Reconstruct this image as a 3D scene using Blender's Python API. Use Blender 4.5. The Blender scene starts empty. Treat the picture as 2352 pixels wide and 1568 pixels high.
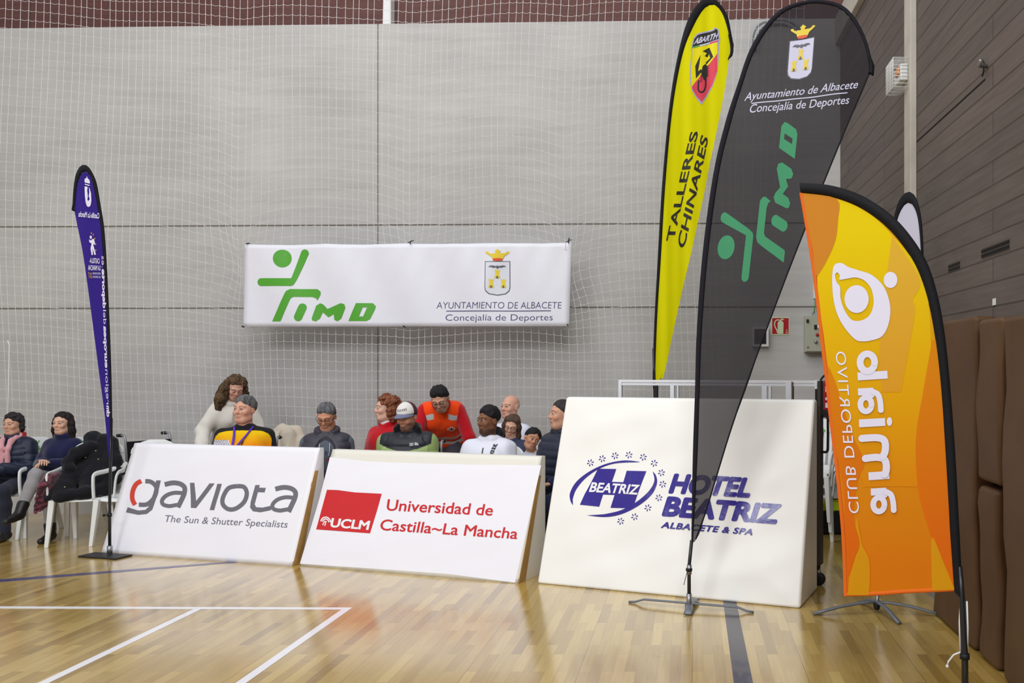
import bpy, bmesh, math, random
import numpy as np
from mathutils import Vector, Matrix
random.seed(7)
SC = bpy.context.scene
COL = SC.collection
# ------------------------------------------------------------------ camera, world, lights, exposure
F = 2000.0; CX = 1590.0; CY = 850.0; H = 1.65
cam_d = bpy.data.cameras.new('camera'); cam = bpy.data.objects.new('camera', cam_d); COL.objects.link(cam)
cam.location = (0, 0, H); cam.rotation_euler = (math.pi/2, 0, 0)
cam_d.sensor_width = 36; cam_d.lens = F/2352*36
cam_d.shift_x = (1176-CX)/2352; cam_d.shift_y = (CY-784)/2352
cam_d.clip_start = 0.05
SC.camera = cam
SC.view_settings.view_transform = 'Standard'; SC.view_settings.look = 'None'
SC.view_settings.exposure = 0.0; SC.view_settings.gamma = 1.0
SC.view_settings.use_curve_mapping = False
W = bpy.data.worlds.new('world'); SC.world = W; W.use_nodes = True
W.node_tree.nodes['Background'].inputs[0].default_value = (0.93, 0.95, 1.0, 1)
W.node_tree.nodes['Background'].inputs[1].default_value = 0.52
def area(name, loc, size, sizey, power, target, col=(0.965, 0.98, 1)):
    l = bpy.data.lights.new(name, 'AREA'); l.shape = 'RECTANGLE'; l.size = size; l.size_y = sizey
    l.energy = power; l.color = col
    o = bpy.data.objects.new(name, l); COL.objects.link(o); o.location = loc
    o.rotation_euler = (Vector(target)-Vector(loc)).to_track_quat('-Z', 'Y').to_euler()
    return o
area('hall_lamp', (-5.5, 3.0, 8.6), 3, 3, 120, (-5.0, 7.5, 0))
area('hall_lamp', (-0.8, 2.0, 8.6), 3, 3, 120, (-1.2, 7.0, 0))
area('hall_lamp', (-6.5, -5.0, 8.2), 4, 3, 445, (-4.5, 9.0, 1.0))
area('hall_lamp', (0.5, -5.0, 8.2), 4, 3, 445, (-1.0, 9.0, 1.0))
area('hall_lamp', (-3.0, 6.6, 8.8), 5, 1.2, 110, (-3.0, 7.4, 0))

# ------------------------------------------------------------------ helpers
def lin(c):
    c = c/255.0
    return c/12.92 if c <= 0.04045 else ((c+0.055)/1.055)**2.4
def rgb(r, g, b): return (lin(r), lin(g), lin(b), 1.0)
MATS = {}
def mat(name, col, rough=0.6, spec=0.3, metal=0.0, bump=0.0, bscale=40.0, var=0.0, vscale=6.0, transl=0.0, transp=0.0, stretch=(1,1,1), sheen=0.0, coat=0.0):
    if name in MATS: return MATS[name]
    m = bpy.data.materials.new(name); m.use_nodes = True; MATS[name] = m
    nt = m.node_tree; N = nt.nodes; L = nt.links
    p = N['Principled BSDF']; out = N['Material Output']
    p.inputs['Base Color'].default_value = col
    p.inputs['Roughness'].default_value = rough
    p.inputs['Specular IOR Level'].default_value = spec
    p.inputs['Metallic'].default_value = metal
    p.inputs['Sheen Weight'].default_value = sheen
    p.inputs['Coat Weight'].default_value = coat
    tc = N.new('ShaderNodeTexCoord'); mp = N.new('ShaderNodeMapping'); mp.inputs['Scale'].default_value = stretch
    L.new(tc.outputs['Object'], mp.inputs['Vector'])
    if var > 0:
        n = N.new('ShaderNodeTexNoise'); n.inputs['Scale'].default_value = vscale; n.inputs['Detail'].default_value = 5
        L.new(mp.outputs['Vector'], n.inputs['Vector'])
        r = N.new('ShaderNodeValToRGB')
        r.color_ramp.elements[0].position = 0.3; r.color_ramp.elements[1].position = 0.7
        r.color_ramp.elements[0].color = tuple(max(0, c*(1-var)) for c in col[:3])+(1,)
        r.color_ramp.elements[1].color = tuple(min(1, c*(1+var)) for c in col[:3])+(1,)
        L.new(n.outputs['Fac'], r.inputs['Fac']); L.new(r.outputs['Color'], p.inputs['Base Color'])
    if bump > 0:
        n2 = N.new('ShaderNodeTexNoise'); n2.inputs['Scale'].default_value = bscale; n2.inputs['Detail'].default_value = 4
        L.new(mp.outputs['Vector'], n2.inputs['Vector'])
        b = N.new('ShaderNodeBump'); b.inputs['Strength'].default_value = bump; b.inputs['Distance'].default_value = 0.02
        L.new(n2.outputs['Fac'], b.inputs['Height']); L.new(b.outputs['Normal'], p.inputs['Normal'])
    last = p.outputs['BSDF']
    if transl > 0:
        t = N.new('ShaderNodeBsdfTranslucent'); t.inputs['Color'].default_value = col
        mx = N.new('ShaderNodeMixShader'); mx.inputs[0].default_value = transl
        L.new(last, mx.inputs[1]); L.new(t.outputs[0], mx.inputs[2]); last = mx.outputs[0]
    if transp > 0:
        t = N.new('ShaderNodeBsdfTransparent')
        mx = N.new('ShaderNodeMixShader'); mx.inputs[0].default_value = transp
        L.new(last, mx.inputs[1]); L.new(t.outputs[0], mx.inputs[2]); last = mx.outputs[0]
    L.new(last, out.inputs['Surface'])
    return m
def grad_mat(name, top, bot, z0, z1, transl=0.3):
    """cloth printed with a colour that runs from bot at height z0 to top at height z1"""
    m = mat(name, top, 0.7, 0.2, transl=transl); N = m.node_tree.nodes; L = m.node_tree.links
    tc = N.new('ShaderNodeTexCoord'); sp = N.new('ShaderNodeSeparateXYZ'); mr = N.new('ShaderNodeMapRange'); r = N.new('ShaderNodeValToRGB')
    L.new(tc.outputs['Object'], sp.inputs[0]); L.new(sp.outputs['Z'], mr.inputs[0]); mr.inputs[1].default_value = z0; mr.inputs[2].default_value = z1
    r.color_ramp.elements[0].color = bot; r.color_ramp.elements[1].color = top; L.new(mr.outputs[0], r.inputs[0])
    for n in N:
        if n.type == 'BSDF_PRINCIPLED': L.new(r.outputs[0], n.inputs['Base Color'])
        if n.type == 'BSDF_TRANSLUCENT': L.new(r.outputs[0], n.inputs['Color'])
    return m
def vcol_mat(name, rough=0.7, spec=0.25, bump=0.0, bscale=60, sheen=0.0, sss=0.0):
    if name in MATS: return MATS[name]
    m = bpy.data.materials.new(name); m.use_nodes = True; MATS[name] = m
    nt = m.node_tree; N = nt.nodes; L = nt.links; p = N['Principled BSDF']
    a = N.new('ShaderNodeVertexColor'); a.layer_name = 'Col'
    L.new(a.outputs['Color'], p.inputs['Base Color'])
    p.inputs['Roughness'].default_value = rough; p.inputs['Specular IOR Level'].default_value = spec
    p.inputs['Sheen Weight'].default_value = sheen
    if bump > 0:
        tc = N.new('ShaderNodeTexCoord'); n2 = N.new('ShaderNodeTexNoise'); n2.inputs['Scale'].default_value = bscale
        L.new(tc.outputs['Object'], n2.inputs['Vector'])
        b = N.new('ShaderNodeBump'); b.inputs['Strength'].default_value = bump; b.inputs['Distance'].default_value = 0.01
        L.new(n2.outputs['Fac'], b.inputs['Height']); L.new(b.outputs['Normal'], p.inputs['Normal'])
    return m
def tag(o, label, cat, group=None):
    o['label'] = label; o['category'] = cat
    if group: o['group'] = group
    return o
def struct(o): o['kind'] = 'structure'; return o
def empty(name, loc, rz=0.0):
    o = bpy.data.objects.new(name, None); COL.objects.link(o); o.location = loc; o.rotation_euler = (0, 0, rz)
    o.empty_display_size = 0.1
    return o
bpy_children = {}
def link(name, me, parent=None, world=True):
    """link mesh; vertices are world coordinates when world, else in the parent's frame"""
    o = bpy.data.objects.new(name, me); COL.objects.link(o)
    if parent is not None:
        o.parent = parent
        if world:
            pm = Matrix.LocRotScale(parent.location, parent.rotation_euler, parent.scale)
            if parent.parent is not None:
                q = parent.parent
                pm = Matrix.LocRotScale(q.location, q.rotation_euler, q.scale) @ parent.matrix_parent_inverse @ pm
            o.matrix_parent_inverse = pm.inverted()
    return o
class MB:
    def __init__(s): s.v = []; s.f = []; s.m = []; s.cur = 0; s.sm = []
    def add(s, vs, fs, smooth=False):
        b = len(s.v); s.v += [tuple(v) for v in vs]
        for f in fs: s.f.append([b+i for i in f]); s.m.append(s.cur); s.sm.append(smooth)
    def box(s, c, d, rz=0.0, M=None):
        x, y, z = d[0]/2, d[1]/2, d[2]/2
        vs = [Vector((a*x, b*y, e*z)) for e in (-1, 1) for b in (-1, 1) for a in (-1, 1)]
        R = M if M is not None else Matrix.Rotation(rz, 3, 'Z')
        vs = [R @ v + Vector(c) for v in vs]
        s.add(vs, [(0, 2, 3, 1), (4, 5, 7, 6), (0, 1, 5, 4), (2, 6, 7, 3), (0, 4, 6, 2), (1, 3, 7, 5)])
    def prism(s, bottom, top):
        n = len(bottom)
        s.add(list(bottom)+list(top), [tuple(range(n))[::-1], tuple(range(n, 2*n))] + [(i, (i+1) % n, n+(i+1) % n, n+i) for i in range(n)])
    def tube(s, pts, r, n=8, caps=True, flat=1.0, up=None):
        pts = [Vector(p) for p in pts]; rs = r if isinstance(r, (list, tuple)) else [r]*len(pts)
        vs = []; fs = []; prev = None
        for i, p in enumerate(pts):
            t = (pts[min(i+1, len(pts)-1)]-pts[max(i-1, 0)])
            if t.length < 1e-9: t = Vector((0, 0, 1))
            t.normalize()
            if prev is None:
                a = Vector(up) if up is not None else (Vector((0, 0, 1)) if abs(t.z) < 0.9 else Vector((1, 0, 0)))
            else: a = prev
            u = (a - t*a.dot(t)); u = u.normalized() if u.length > 1e-6 else t.orthogonal().normalized()
            prev = u; w = t.cross(u)
            for k in range(n):
                an = 2*math.pi*k/n
                vs.append(p+(u*math.cos(an)*flat+w*math.sin(an))*rs[i])
        for i in range(len(pts)-1):
            for k in range(n): fs.append((i*n+k, i*n+(k+1) % n, (i+1)*n+(k+1) % n, (i+1)*n+k))
        if caps: fs += [tuple(range(n))[::-1], tuple(range((len(pts)-1)*n, len(pts)*n))]
        s.add(vs, fs, True)
    def lathe(s, c, prof, n=20, M=None):
        vs = []; fs = []
        R = M if M is not None else Matrix.Identity(3)
        for (r, z) in prof:
            for k in range(n):
                a = 2*math.pi*k/n
                vs.append(R @ Vector((r*math.cos(a), r*math.sin(a), z)) + Vector(c))
        for i in range(len(prof)-1):
            for k in range(n): fs.append((i*n+k, i*n+(k+1) % n, (i+1)*n+(k+1) % n, (i+1)*n+k))
        fs += [tuple(range(n))[::-1], tuple(range((len(prof)-1)*n, len(prof)*n))]
        s.add(vs, fs, True)
    def grid(s, rows, smooth=True):
        n = len(rows[0]); vs = [v for r in rows for v in r]
        fs = [(i*n+j, i*n+j+1, (i+1)*n+j+1, (i+1)*n+j) for i in range(len(rows)-1) for j in range(n-1)]
        s.add(vs, fs, smooth)
    def build(s, name, mats, parent=None, world=True, bevel=0.0, solid=0.0, seg=2):
        me = bpy.data.meshes.new(name); me.from_pydata(s.v, [], s.f)
        for m in (mats if isinstance(mats, (list, tuple)) else [mats]): me.materials.append(m)
        me.polygons.foreach_set('material_index', s.m); me.polygons.foreach_set('use_smooth', s.sm)
        me.update()
        o = link(name, me, parent, world)
        if solid:
            md = o.modifiers.new('s', 'SOLIDIFY'); md.thickness = solid; md.offset = 0
        if bevel:
            md = o.modifiers.new('b', 'BEVEL'); md.width = bevel; md.segments = seg; md.limit_method = 'ANGLE'
        return o
def at(px, py, Y): return Vector(((px-CX)/F*Y, Y, H-(py-CY)/F*Y))
def on_floor(px, py):
    Y = H*F/(py-CY); return Vector(((px-CX)/F*Y, Y, 0))
class Surf:
    """a real plane in the hall (point, normal toward the court), with an optional ripple along its normal"""
    def __init__(s, O, N, wave=None):
        s.O = Vector(O); s.N = Vector(N).normalized(); s.wave = wave
    def hit(s, px, py, lift=0.0):
        d = Vector(((px-CX)/F, 1.0, -(py-CY)/F)); C = Vector((0, 0, H))
        p = C + d*((s.O-C).dot(s.N)/d.dot(s.N))
        w = s.wave(p) if s.wave else 0.0
        return p + s.N*(lift+w)
# ---- flat prints: shapes in a 2D drawing frame -> plane
_TMP = []
def curve_mesh2d(rings):
    cu = bpy.data.curves.new('tmp', 'CURVE'); cu.dimensions = '2D'; cu.fill_mode = 'BOTH'
    for r in rings:
        sp = cu.splines.new('POLY'); sp.points.add(len(r)-1); sp.use_cyclic_u = True
        for i, (x, y) in enumerate(r): sp.points[i].co = (x, y, 0, 1)
    return _to_mesh(cu)
def _to_mesh(cu):
    o = bpy.data.objects.new('tmp', cu); COL.objects.link(o)
    dg = bpy.context.evaluated_depsgraph_get(); dg.update()
    me = bpy.data.meshes.new_from_object(o.evaluated_get(dg))
    vs = [(v.co.x, v.co.y) for v in me.vertices]; fs = [list(p.vertices) for p in me.polygons]
    bpy.data.objects.remove(o); bpy.data.meshes.remove(me)
    return vs, fs
_tx = {}
def text2d(s, weight=0.0, track=1.0):
    k = (s, weight, track)
    if k not in _tx:
        cu = bpy.data.curves.new('tmp', 'FONT'); cu.body = s; cu.size = 1; cu.offset = weight; cu.space_character = track
        cu.dimensions = '2D'; cu.fill_mode = 'BOTH'; cu.resolution_u = 4
        _tx[k] = _to_mesh(cu)
    return _tx[k]
class Print:
    """collects flat shapes of one colour (px frame) and lays them on a surface"""
    def __init__(s, surf, lift): s.surf = surf; s.lift = lift; s.v = []; s.f = []; s.z = []; s.dz = 0.0
    def _add(s, vs, fs):
        b = len(s.v); s.v += vs; s.z += [s.dz]*len(vs); s.f += [[b+i for i in f] for f in fs]
    def poly(s, rings, T=None):
        if isinstance(rings[0][0], (int, float)): rings = [rings]
        if T: rings = [[T(p) for p in r] for r in rings]
        s._add(*curve_mesh2d(rings)); return s
    def disc(s, c, rx, ry=None, T=None, n=36):
        ry = ry or rx
        return s.poly([(c[0]+rx*math.cos(2*math.pi*k/n), c[1]+ry*math.sin(2*math.pi*k/n)) for k in range(n)], T)
    def stroke(s, pts, w, T=None, caps=True, joints=True):
        """pts polyline; w width"""
        for i in range(len(pts)-1):
            (x0, y0), (x1, y1) = pts[i], pts[i+1]; l = math.hypot(x1-x0, y1-y0)
            if l < 1e-6: continue
            nx, ny = -(y1-y0)/l*w/2, (x1-x0)/l*w/2
            s.poly([(x0+nx, y0+ny), (x1+nx, y1+ny), (x1-nx, y1-ny), (x0-nx, y0-ny)], T); s.dz += 0.00006
        for i, p in enumerate(pts):
            end = i in (0, len(pts)-1)
            if (end and caps) or (not end and joints): s.disc(p, w/2, None, T, 24); s.dz += 0.00006
        s.dz = 0.0; return s
    def band(s, pts, w, T=None):
        """one mitred ribbon along a polyline, flat ends"""
        n = len(pts); L = []; R = []
        for i, p in enumerate(pts):
            a = pts[max(i-1, 0)]; b = pts[min(i+1, n-1)]
            l = math.hypot(b[0]-a[0], b[1]-a[1]); nx, ny = -(b[1]-a[1])/l*w/2, (b[0]-a[0])/l*w/2
            L.append((p[0]+nx, p[1]+ny)); R.append((p[0]-nx, p[1]-ny))
        vs = [T(q) if T else q for q in L+R]
        s._add(vs, [[i, i+1, n+i+1, n+i] for i in range(n-1)]); return s
    def text(s, string, p0, p1, p2, weight=0.0, track=1.0, T=None):
        """baseline from p0 to p1, cap height from p0 to p2"""
        vs, fs = text2d(string, min(weight, 0.0), track)
        x0 = min(v[0] for v in vs); x1 = max(v[0] for v in vs); cap = 0.73; w = max(weight, 0.0)
        offs = [(0, 0)] if w == 0 else [(0, 0)]+[(w*math.cos(q*math.pi/6), w*math.sin(q*math.pi/6)) for q in range(12)]
        for ox, oy in offs:
            o = []
            for x, y in vs:
                u = (x+ox-x0+w)/(x1-x0+2*w); v = (y+oy)/cap
                q = (p0[0]+u*(p1[0]-p0[0])+v*(p2[0]-p0[0]), p0[1]+u*(p1[1]-p0[1])+v*(p2[1]-p0[1]))
                o.append(T(q) if T else q)
            s._add(o, fs); s.dz += 0.0001
        s.dz = 0.0; return s
    def build(s, name, m, parent, maxlen=None):
        bm = bmesh.new()
        vs = [bm.verts.new((x, y, z)) for (x, y), z in zip(s.v, s.z)]
        for f in s.f:
            try: bm.faces.new([vs[i] for i in f])
            except ValueError: pass
        if maxlen:
            bmesh.ops.triangulate(bm, faces=bm.faces[:])
            for _ in range(4):
                es = [e for e in bm.edges if e.calc_length() > maxlen]
                if not es: break
                bmesh.ops.subdivide_edges(bm, edges=es, cuts=1)
                bmesh.ops.triangulate(bm, faces=bm.faces[:])
        for v in bm.verts: v.co = s.surf.hit(v.co.x, v.co.y, s.lift+v.co.z)
        bm.normal_update()
        for f in bm.faces:
            if f.normal.dot(s.surf.N) < 0: f.normal_flip()
        me = bpy.data.meshes.new(name); bm.to_mesh(me); bm.free(); me.materials.append(m)
        return link(name, me, parent)
def crop(ox, oy, sc): return lambda p: (ox+p[0]*sc, oy+p[1]*sc)
def affine_fit(src, dst):
    A = np.array([[x, y, 1] for x, y in src]); B = np.array(dst); M, *_ = np.linalg.lstsq(A, B, rcond=None)
    return lambda p: tuple(float(c) for c in (p[0]*M[0]+p[1]*M[1]+M[2]))
def spline(pts, n=8, closed=False):
    """Catmull-Rom through 2D/3D points"""
    P = [np.array(p, float) for p in pts]; out = []
    m = len(P); rng = range(m if closed else m-1)
    for i in rng:
        if closed: a, b, c, d = P[(i-1) % m], P[i], P[(i+1) % m], P[(i+2) % m]
        else: a, b, c, d = P[max(i-1, 0)], P[i], P[i+1], P[min(i+2, m-1)]
        for k in range(n):
            t = k/n
            out.append(tuple(0.5*((2*b)+(-a+c)*t+(2*a-5*b+4*c-d)*t*t+(-a+3*b-3*c+d)*t**3)))
    if not closed: out.append(tuple(P[-1]))
    return out
# ------------------------------------------------------------------ the hall: floor, walls, trim
def node_mat(name):
    m = bpy.data.materials.new(name); m.use_nodes = True; return m, m.node_tree.nodes, m.node_tree.links
def floor_mat():
    m, N, L = node_mat('parquet'); p = N['Principled BSDF']
    tc = N.new('ShaderNodeTexCoord'); mp = N.new('ShaderNodeMapping'); mp.inputs['Rotation'].default_value = (0, 0, math.pi/2)
    L.new(tc.outputs['Object'], mp.inputs['Vector'])
    b = N.new('ShaderNodeTexBrick'); L.new(mp.outputs['Vector'], b.inputs['Vector'])
    b.inputs['Scale'].default_value = 1.0; b.inputs['Brick Width'].default_value = 0.46; b.inputs['Row Height'].default_value = 0.062
    b.inputs['Mortar Size'].default_value = 0.0006; b.inputs['Bias'].default_value = 0.0; b.offset_frequency = 2; b.offset = 0.37
    b.inputs['Color1'].default_value = (0.0, 0.0, 0.0, 1); b.inputs['Color2'].default_value = (1, 1, 1, 1); b.inputs['Mortar'].default_value = (0.1, 0.1, 0.1, 1)
    r = N.new('ShaderNodeValToRGB'); e = r.color_ramp.elements
    e[0].position = 0.0; e[0].color = rgb(150, 120, 54); e[1].position = 1.0; e[1].color = rgb(206, 175, 100)
    x = e.new(0.12); x.color = rgb(174, 142, 70); x = e.new(0.7); x.color = rgb(190, 159, 85)
    L.new(b.outputs['Color'], r.inputs['Fac'])
    n = N.new('ShaderNodeTexNoise'); n.inputs['Scale'].default_value = 1.0; n.inputs['Detail'].default_value = 8
    mp2 = N.new('ShaderNodeMapping'); mp2.inputs['Scale'].default_value = (60, 3.0, 1); L.new(tc.outputs['Object'], mp2.inputs['Vector']); L.new(mp2.outputs['Vector'], n.inputs['Vector'])
    mx = N.new('ShaderNodeMix'); mx.data_type = 'RGBA'; mx.blend_type = 'MULTIPLY'; mx.inputs['Factor'].default_value = 0.32
    r2 = N.new('ShaderNodeValToRGB'); r2.color_ramp.elements[0].position = 0.3; r2.color_ramp.elements[0].color = (0.62, 0.55, 0.46, 1)
    r2.color_ramp.elements[1].position = 0.6; r2.color_ramp.elements[1].color = (1, 1, 1, 1)
    L.new(n.outputs['Fac'], r2.inputs['Fac']); L.new(r.outputs['Color'], mx.inputs['A']); L.new(r2.outputs['Color'], mx.inputs['B'])
    # scuff marks
    n3 = N.new('ShaderNodeTexNoise'); n3.inputs['Scale'].default_value = 3.5; n3.inputs['Detail'].default_value = 9; n3.inputs['Roughness'].default_value = 0.7
    L.new(tc.outputs['Object'], n3.inputs['Vector'])
    r3 = N.new('ShaderNodeValToRGB'); r3.color_ramp.elements[0].position = 0.28; r3.color_ramp.elements[0].color = (0.55, 0.48, 0.42, 1)
    r3.color_ramp.elements[1].position = 0.36; r3.color_ramp.elements[1].color = (1, 1, 1, 1)
    L.new(n3.outputs['Fac'], r3.inputs['Fac'])
    mx2 = N.new('ShaderNodeMix'); mx2.data_type = 'RGBA'; mx2.blend_type = 'MULTIPLY'; mx2.inputs['Factor'].default_value = 0.5
    L.new(mx.outputs['Result'], mx2.inputs['A']); L.new(r3.outputs['Color'], mx2.inputs['B'])
    # long strip seams every 0.93 m
    w = N.new('ShaderNodeTexBrick'); L.new(mp.outputs['Vector'], w.inputs['Vector']); w.inputs['Scale'].default_value = 1; w.inputs['Brick Width'].default_value = 60
    w.inputs['Row Height'].default_value = 0.62; w.inputs['Mortar Size'].default_value = 0.0022; w.inputs['Color1'].default_value = (1, 1, 1, 1); w.inputs['Color2'].default_value = (1, 1, 1, 1); w.inputs['Mortar'].default_value = (0.5, 0.42, 0.34, 1)
    mx3 = N.new('ShaderNodeMix'); mx3.data_type = 'RGBA'; mx3.blend_type = 'MULTIPLY'; mx3.inputs['Factor'].default_value = 0.8
    L.new(mx2.outputs['Result'], mx3.inputs['A']); L.new(w.outputs['Color'], mx3.inputs['B'])
    L.new(mx3.outputs['Result'], p.inputs['Base Color'])
    p.inputs['Roughness'].default_value = 0.2; p.inputs['Specular IOR Level'].default_value = 0.7
    p.inputs['Coat Weight'].default_value = 0.8; p.inputs['Coat Roughness'].default_value = 0.15
    nb = N.new('ShaderNodeTexNoise'); nb.inputs['Scale'].default_value = 2.2; nb.inputs['Detail'].default_value = 2; L.new(mp2.outputs['Vector'], nb.inputs['Vector'])
    bp = N.new('ShaderNodeBump'); bp.inputs['Strength'].default_value = 0.05; bp.inputs['Distance'].default_value = 0.01
    L.new(nb.outputs['Fac'], bp.inputs['Height']); L.new(bp.outputs['Normal'], p.inputs['Normal'])
    return m
def concrete_mat():
    m, N, L = node_mat('cast_concrete'); p = N['Principled BSDF']
    tc = N.new('ShaderNodeTexCoord')
    mp = N.new('ShaderNodeMapping'); mp.inputs['Scale'].default_value = (0.7, 0.7, 9); L.new(tc.outputs['Object'], mp.inputs['Vector'])
    n = N.new('ShaderNodeTexNoise'); n.inputs['Scale'].default_value = 1.3; n.inputs['Detail'].default_value = 8; n.inputs['Roughness'].default_value = 0.62; L.new(mp.outputs['Vector'], n.inputs['Vector'])
    n2 = N.new('ShaderNodeTexNoise'); n2.inputs['Scale'].default_value = 0.9; n2.inputs['Detail'].default_value = 6; L.new(tc.outputs['Object'], n2.inputs['Vector'])
    ad = N.new('ShaderNodeMath'); ad.operation = 'ADD'; L.new(n.outputs['Fac'], ad.inputs[0]); L.new(n2.outputs['Fac'], ad.inputs[1])
    hf = N.new('ShaderNodeMath'); hf.operation = 'MULTIPLY'; hf.inputs[1].default_value = 0.5; L.new(ad.outputs[0], hf.inputs[0])
    r = N.new('ShaderNodeValToRGB'); e = r.color_ramp.elements
    e[0].position = 0.3; e[0].color = rgb(171, 169, 166); e[1].position = 0.68; e[1].color = rgb(197, 195, 191)
    x = e.new(0.5); x.color = rgb(185, 183, 180)
    L.new(hf.outputs[0], r.inputs['Fac']); L.new(r.outputs['Color'], p.inputs['Base Color'])
    p.inputs['Roughness'].default_value = 0.85; p.inputs['Specular IOR Level'].default_value = 0.2
    mp3 = N.new('ShaderNodeMapping'); mp3.inputs['Scale'].default_value = (14, 14, 60); L.new(tc.outputs['Object'], mp3.inputs['Vector'])
    n3 = N.new('ShaderNodeTexNoise'); n3.inputs['Scale'].default_value = 2; n3.inputs['Detail'].default_value = 5; L.new(mp3.outputs['Vector'], n3.inputs['Vector'])
    b = N.new('ShaderNodeBump'); b.inputs['Strength'].default_value = 0.09; b.inputs['Distance'].default_value = 0.01
    L.new(n3.outputs['Fac'], b.inputs['Height']); L.new(b.outputs['Normal'], p.inputs['Normal'])
    return m
def plank_mat(name, c1, c2, mortar, width, row, ms, axis):
    """horizontal boards on a wall: axis 'y' for a wall that runs along y"""
    m, N, L = node_mat(name); p = N['Principled BSDF']
    tc = N.new('ShaderNodeTexCoord'); sp = N.new('ShaderNodeSeparateXYZ'); cb = N.new('ShaderNodeCombineXYZ')
    L.new(tc.outputs['Object'], sp.inputs[0]); L.new(sp.outputs['Y' if axis == 'y' else 'X'], cb.inputs['X']); L.new(sp.outputs['Z'], cb.inputs['Y'])
    b = N.new('ShaderNodeTexBrick'); L.new(cb.outputs[0], b.inputs['Vector']); b.inputs['Scale'].default_value = 1
    b.inputs['Brick Width'].default_value = width; b.inputs['Row Height'].default_value = row; b.inputs['Mortar Size'].default_value = ms
    b.inputs['Color1'].default_value = c1; b.inputs['Color2'].default_value = c2; b.inputs['Mortar'].default_value = mortar; b.offset = 0.4
    mp = N.new('ShaderNodeMapping'); mp.inputs['Scale'].default_value = (1.5, 22, 1); L.new(cb.outputs[0], mp.inputs['Vector'])
    n = N.new('ShaderNodeTexNoise'); n.inputs['Scale'].default_value = 1.5; n.inputs['Detail'].default_value = 7; L.new(mp.outputs['Vector'], n.inputs['Vector'])
    r = N.new('ShaderNodeValToRGB'); r.color_ramp.elements[0].position = 0.3; r.color_ramp.elements[0].color = (0.72, 0.7, 0.68, 1); r.color_ramp.elements[1].position = 0.7
    L.new(n.outputs['Fac'], r.inputs['Fac'])
    mx = N.new('ShaderNodeMix'); mx.data_type = 'RGBA'; mx.blend_type = 'MULTIPLY'; mx.inputs['Factor'].default_value = 0.8
    L.new(b.outputs['Color'], mx.inputs['A']); L.new(r.outputs['Color'], mx.inputs['B']); L.new(mx.outputs['Result'], p.inputs['Base Color'])
    p.inputs['Roughness'].default_value = 0.6; p.inputs['Specular IOR Level'].default_value = 0.25
    bp = N.new('ShaderNodeBump'); bp.inputs['Strength'].default_value = 0.5; bp.inputs['Distance'].default_value = 0.006; bp.invert = True
    L.new(b.outputs['Fac'], bp.inputs['Height']); L.new(bp.outputs['Normal'], p.inputs['Normal'])
    return m
M_floor = floor_mat(); M_conc = concrete_mat()
M_joint = mat('joint_filler', rgb(146, 139, 131), 0.9)
M_plank = plank_mat('grey_brown_boards', rgb(112, 101, 95), rgb(101, 92, 88), rgb(80, 70, 64), 2.6, 0.145, 0.006, 'y')
M_brown = plank_mat('red_brown_boards', rgb(112, 70, 60), rgb(98, 64, 60), rgb(80, 52, 48), 2.6, 0.62, 0.004, 'x')
M_white = mat('white_paint', rgb(226, 226, 224), 0.5)
M_pale = mat('pale_concrete', rgb(190, 184, 172), 0.8, var=0.08)
# floor
m = MB(); m.box((-6.0, 4.0, -0.05), (22, 14.4, 0.1)); fl = struct(m.build('floor', M_floor))
# back wall: precast panels with open joints
wdir = Vector((1, -0.0297, 0)).normalized(); wn = Vector((-0.0297, -1, 0)).normalized()
WALL = Surf((0.44, 9.80, 0), wn)
def wpt(px, z, off=0.0):
    p = WALL.hit(px, 850, off); return Vector((p.x, p.y, z))
zs_joint = [WALL.hit(868, 707).z, WALL.hit(868, 517).z]; ztop = WALL.hit(868, 55).z
xj = (WALL.hit(868, 517)-WALL.O).dot(wdir)
uL, uR = -16.0, 2.6
m = MB()
def wbox(m, u0, u1, z0, z1, d0, d1):
    a = [WALL.O+wdir*u0+wn*d1, WALL.O+wdir*u1+wn*d1, WALL.O+wdir*u1+wn*d0, WALL.O+wdir*u0+wn*d0]
    m.prism([(p.x, p.y, z0) for p in a], [(p.x, p.y, z1) for p in a])
g = 0.009
for (u0, u1) in ((uL, xj-g*0.8), (xj+g*0.8, uR)):
    for (z0, z1) in ((0, zs_joint[0]-g), (zs_joint[0]+g, zs_joint[1]-g), (zs_joint[1]+g, ztop)):
        wbox(m, u0, u1, z0, z1, -0.1, 0.0)
m.cur = 1
wbox(m, uL, uR, 0, ztop-0.02, -0.2, -0.012)
struct(m.build('wall_back', [M_conc, M_joint]))
m = MB(); wbox(m, uL, uR, ztop-0.03, 8.4, -0.5, -0.22); struct(m.build('wall_back_upper', M_brown))
m = MB(); wbox(m, uL, uR, ztop-0.005, ztop+0.02, -0.22, -0.12); struct(m.build('trim_1', mat('green_edge', rgb(70, 140, 125), 0.5)))
u0 = (WALL.hit(872, 30)-WALL.O).dot(wdir); u1 = (WALL.hit(890, 30)-WALL.O).dot(wdir)
m = MB(); wbox(m, u0, u1, ztop+0.02, 8.4, -0.22, -0.1); o = m.build('column', M_white, bevel=0.004); struct(o)
o.name = 'trim_2'
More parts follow.
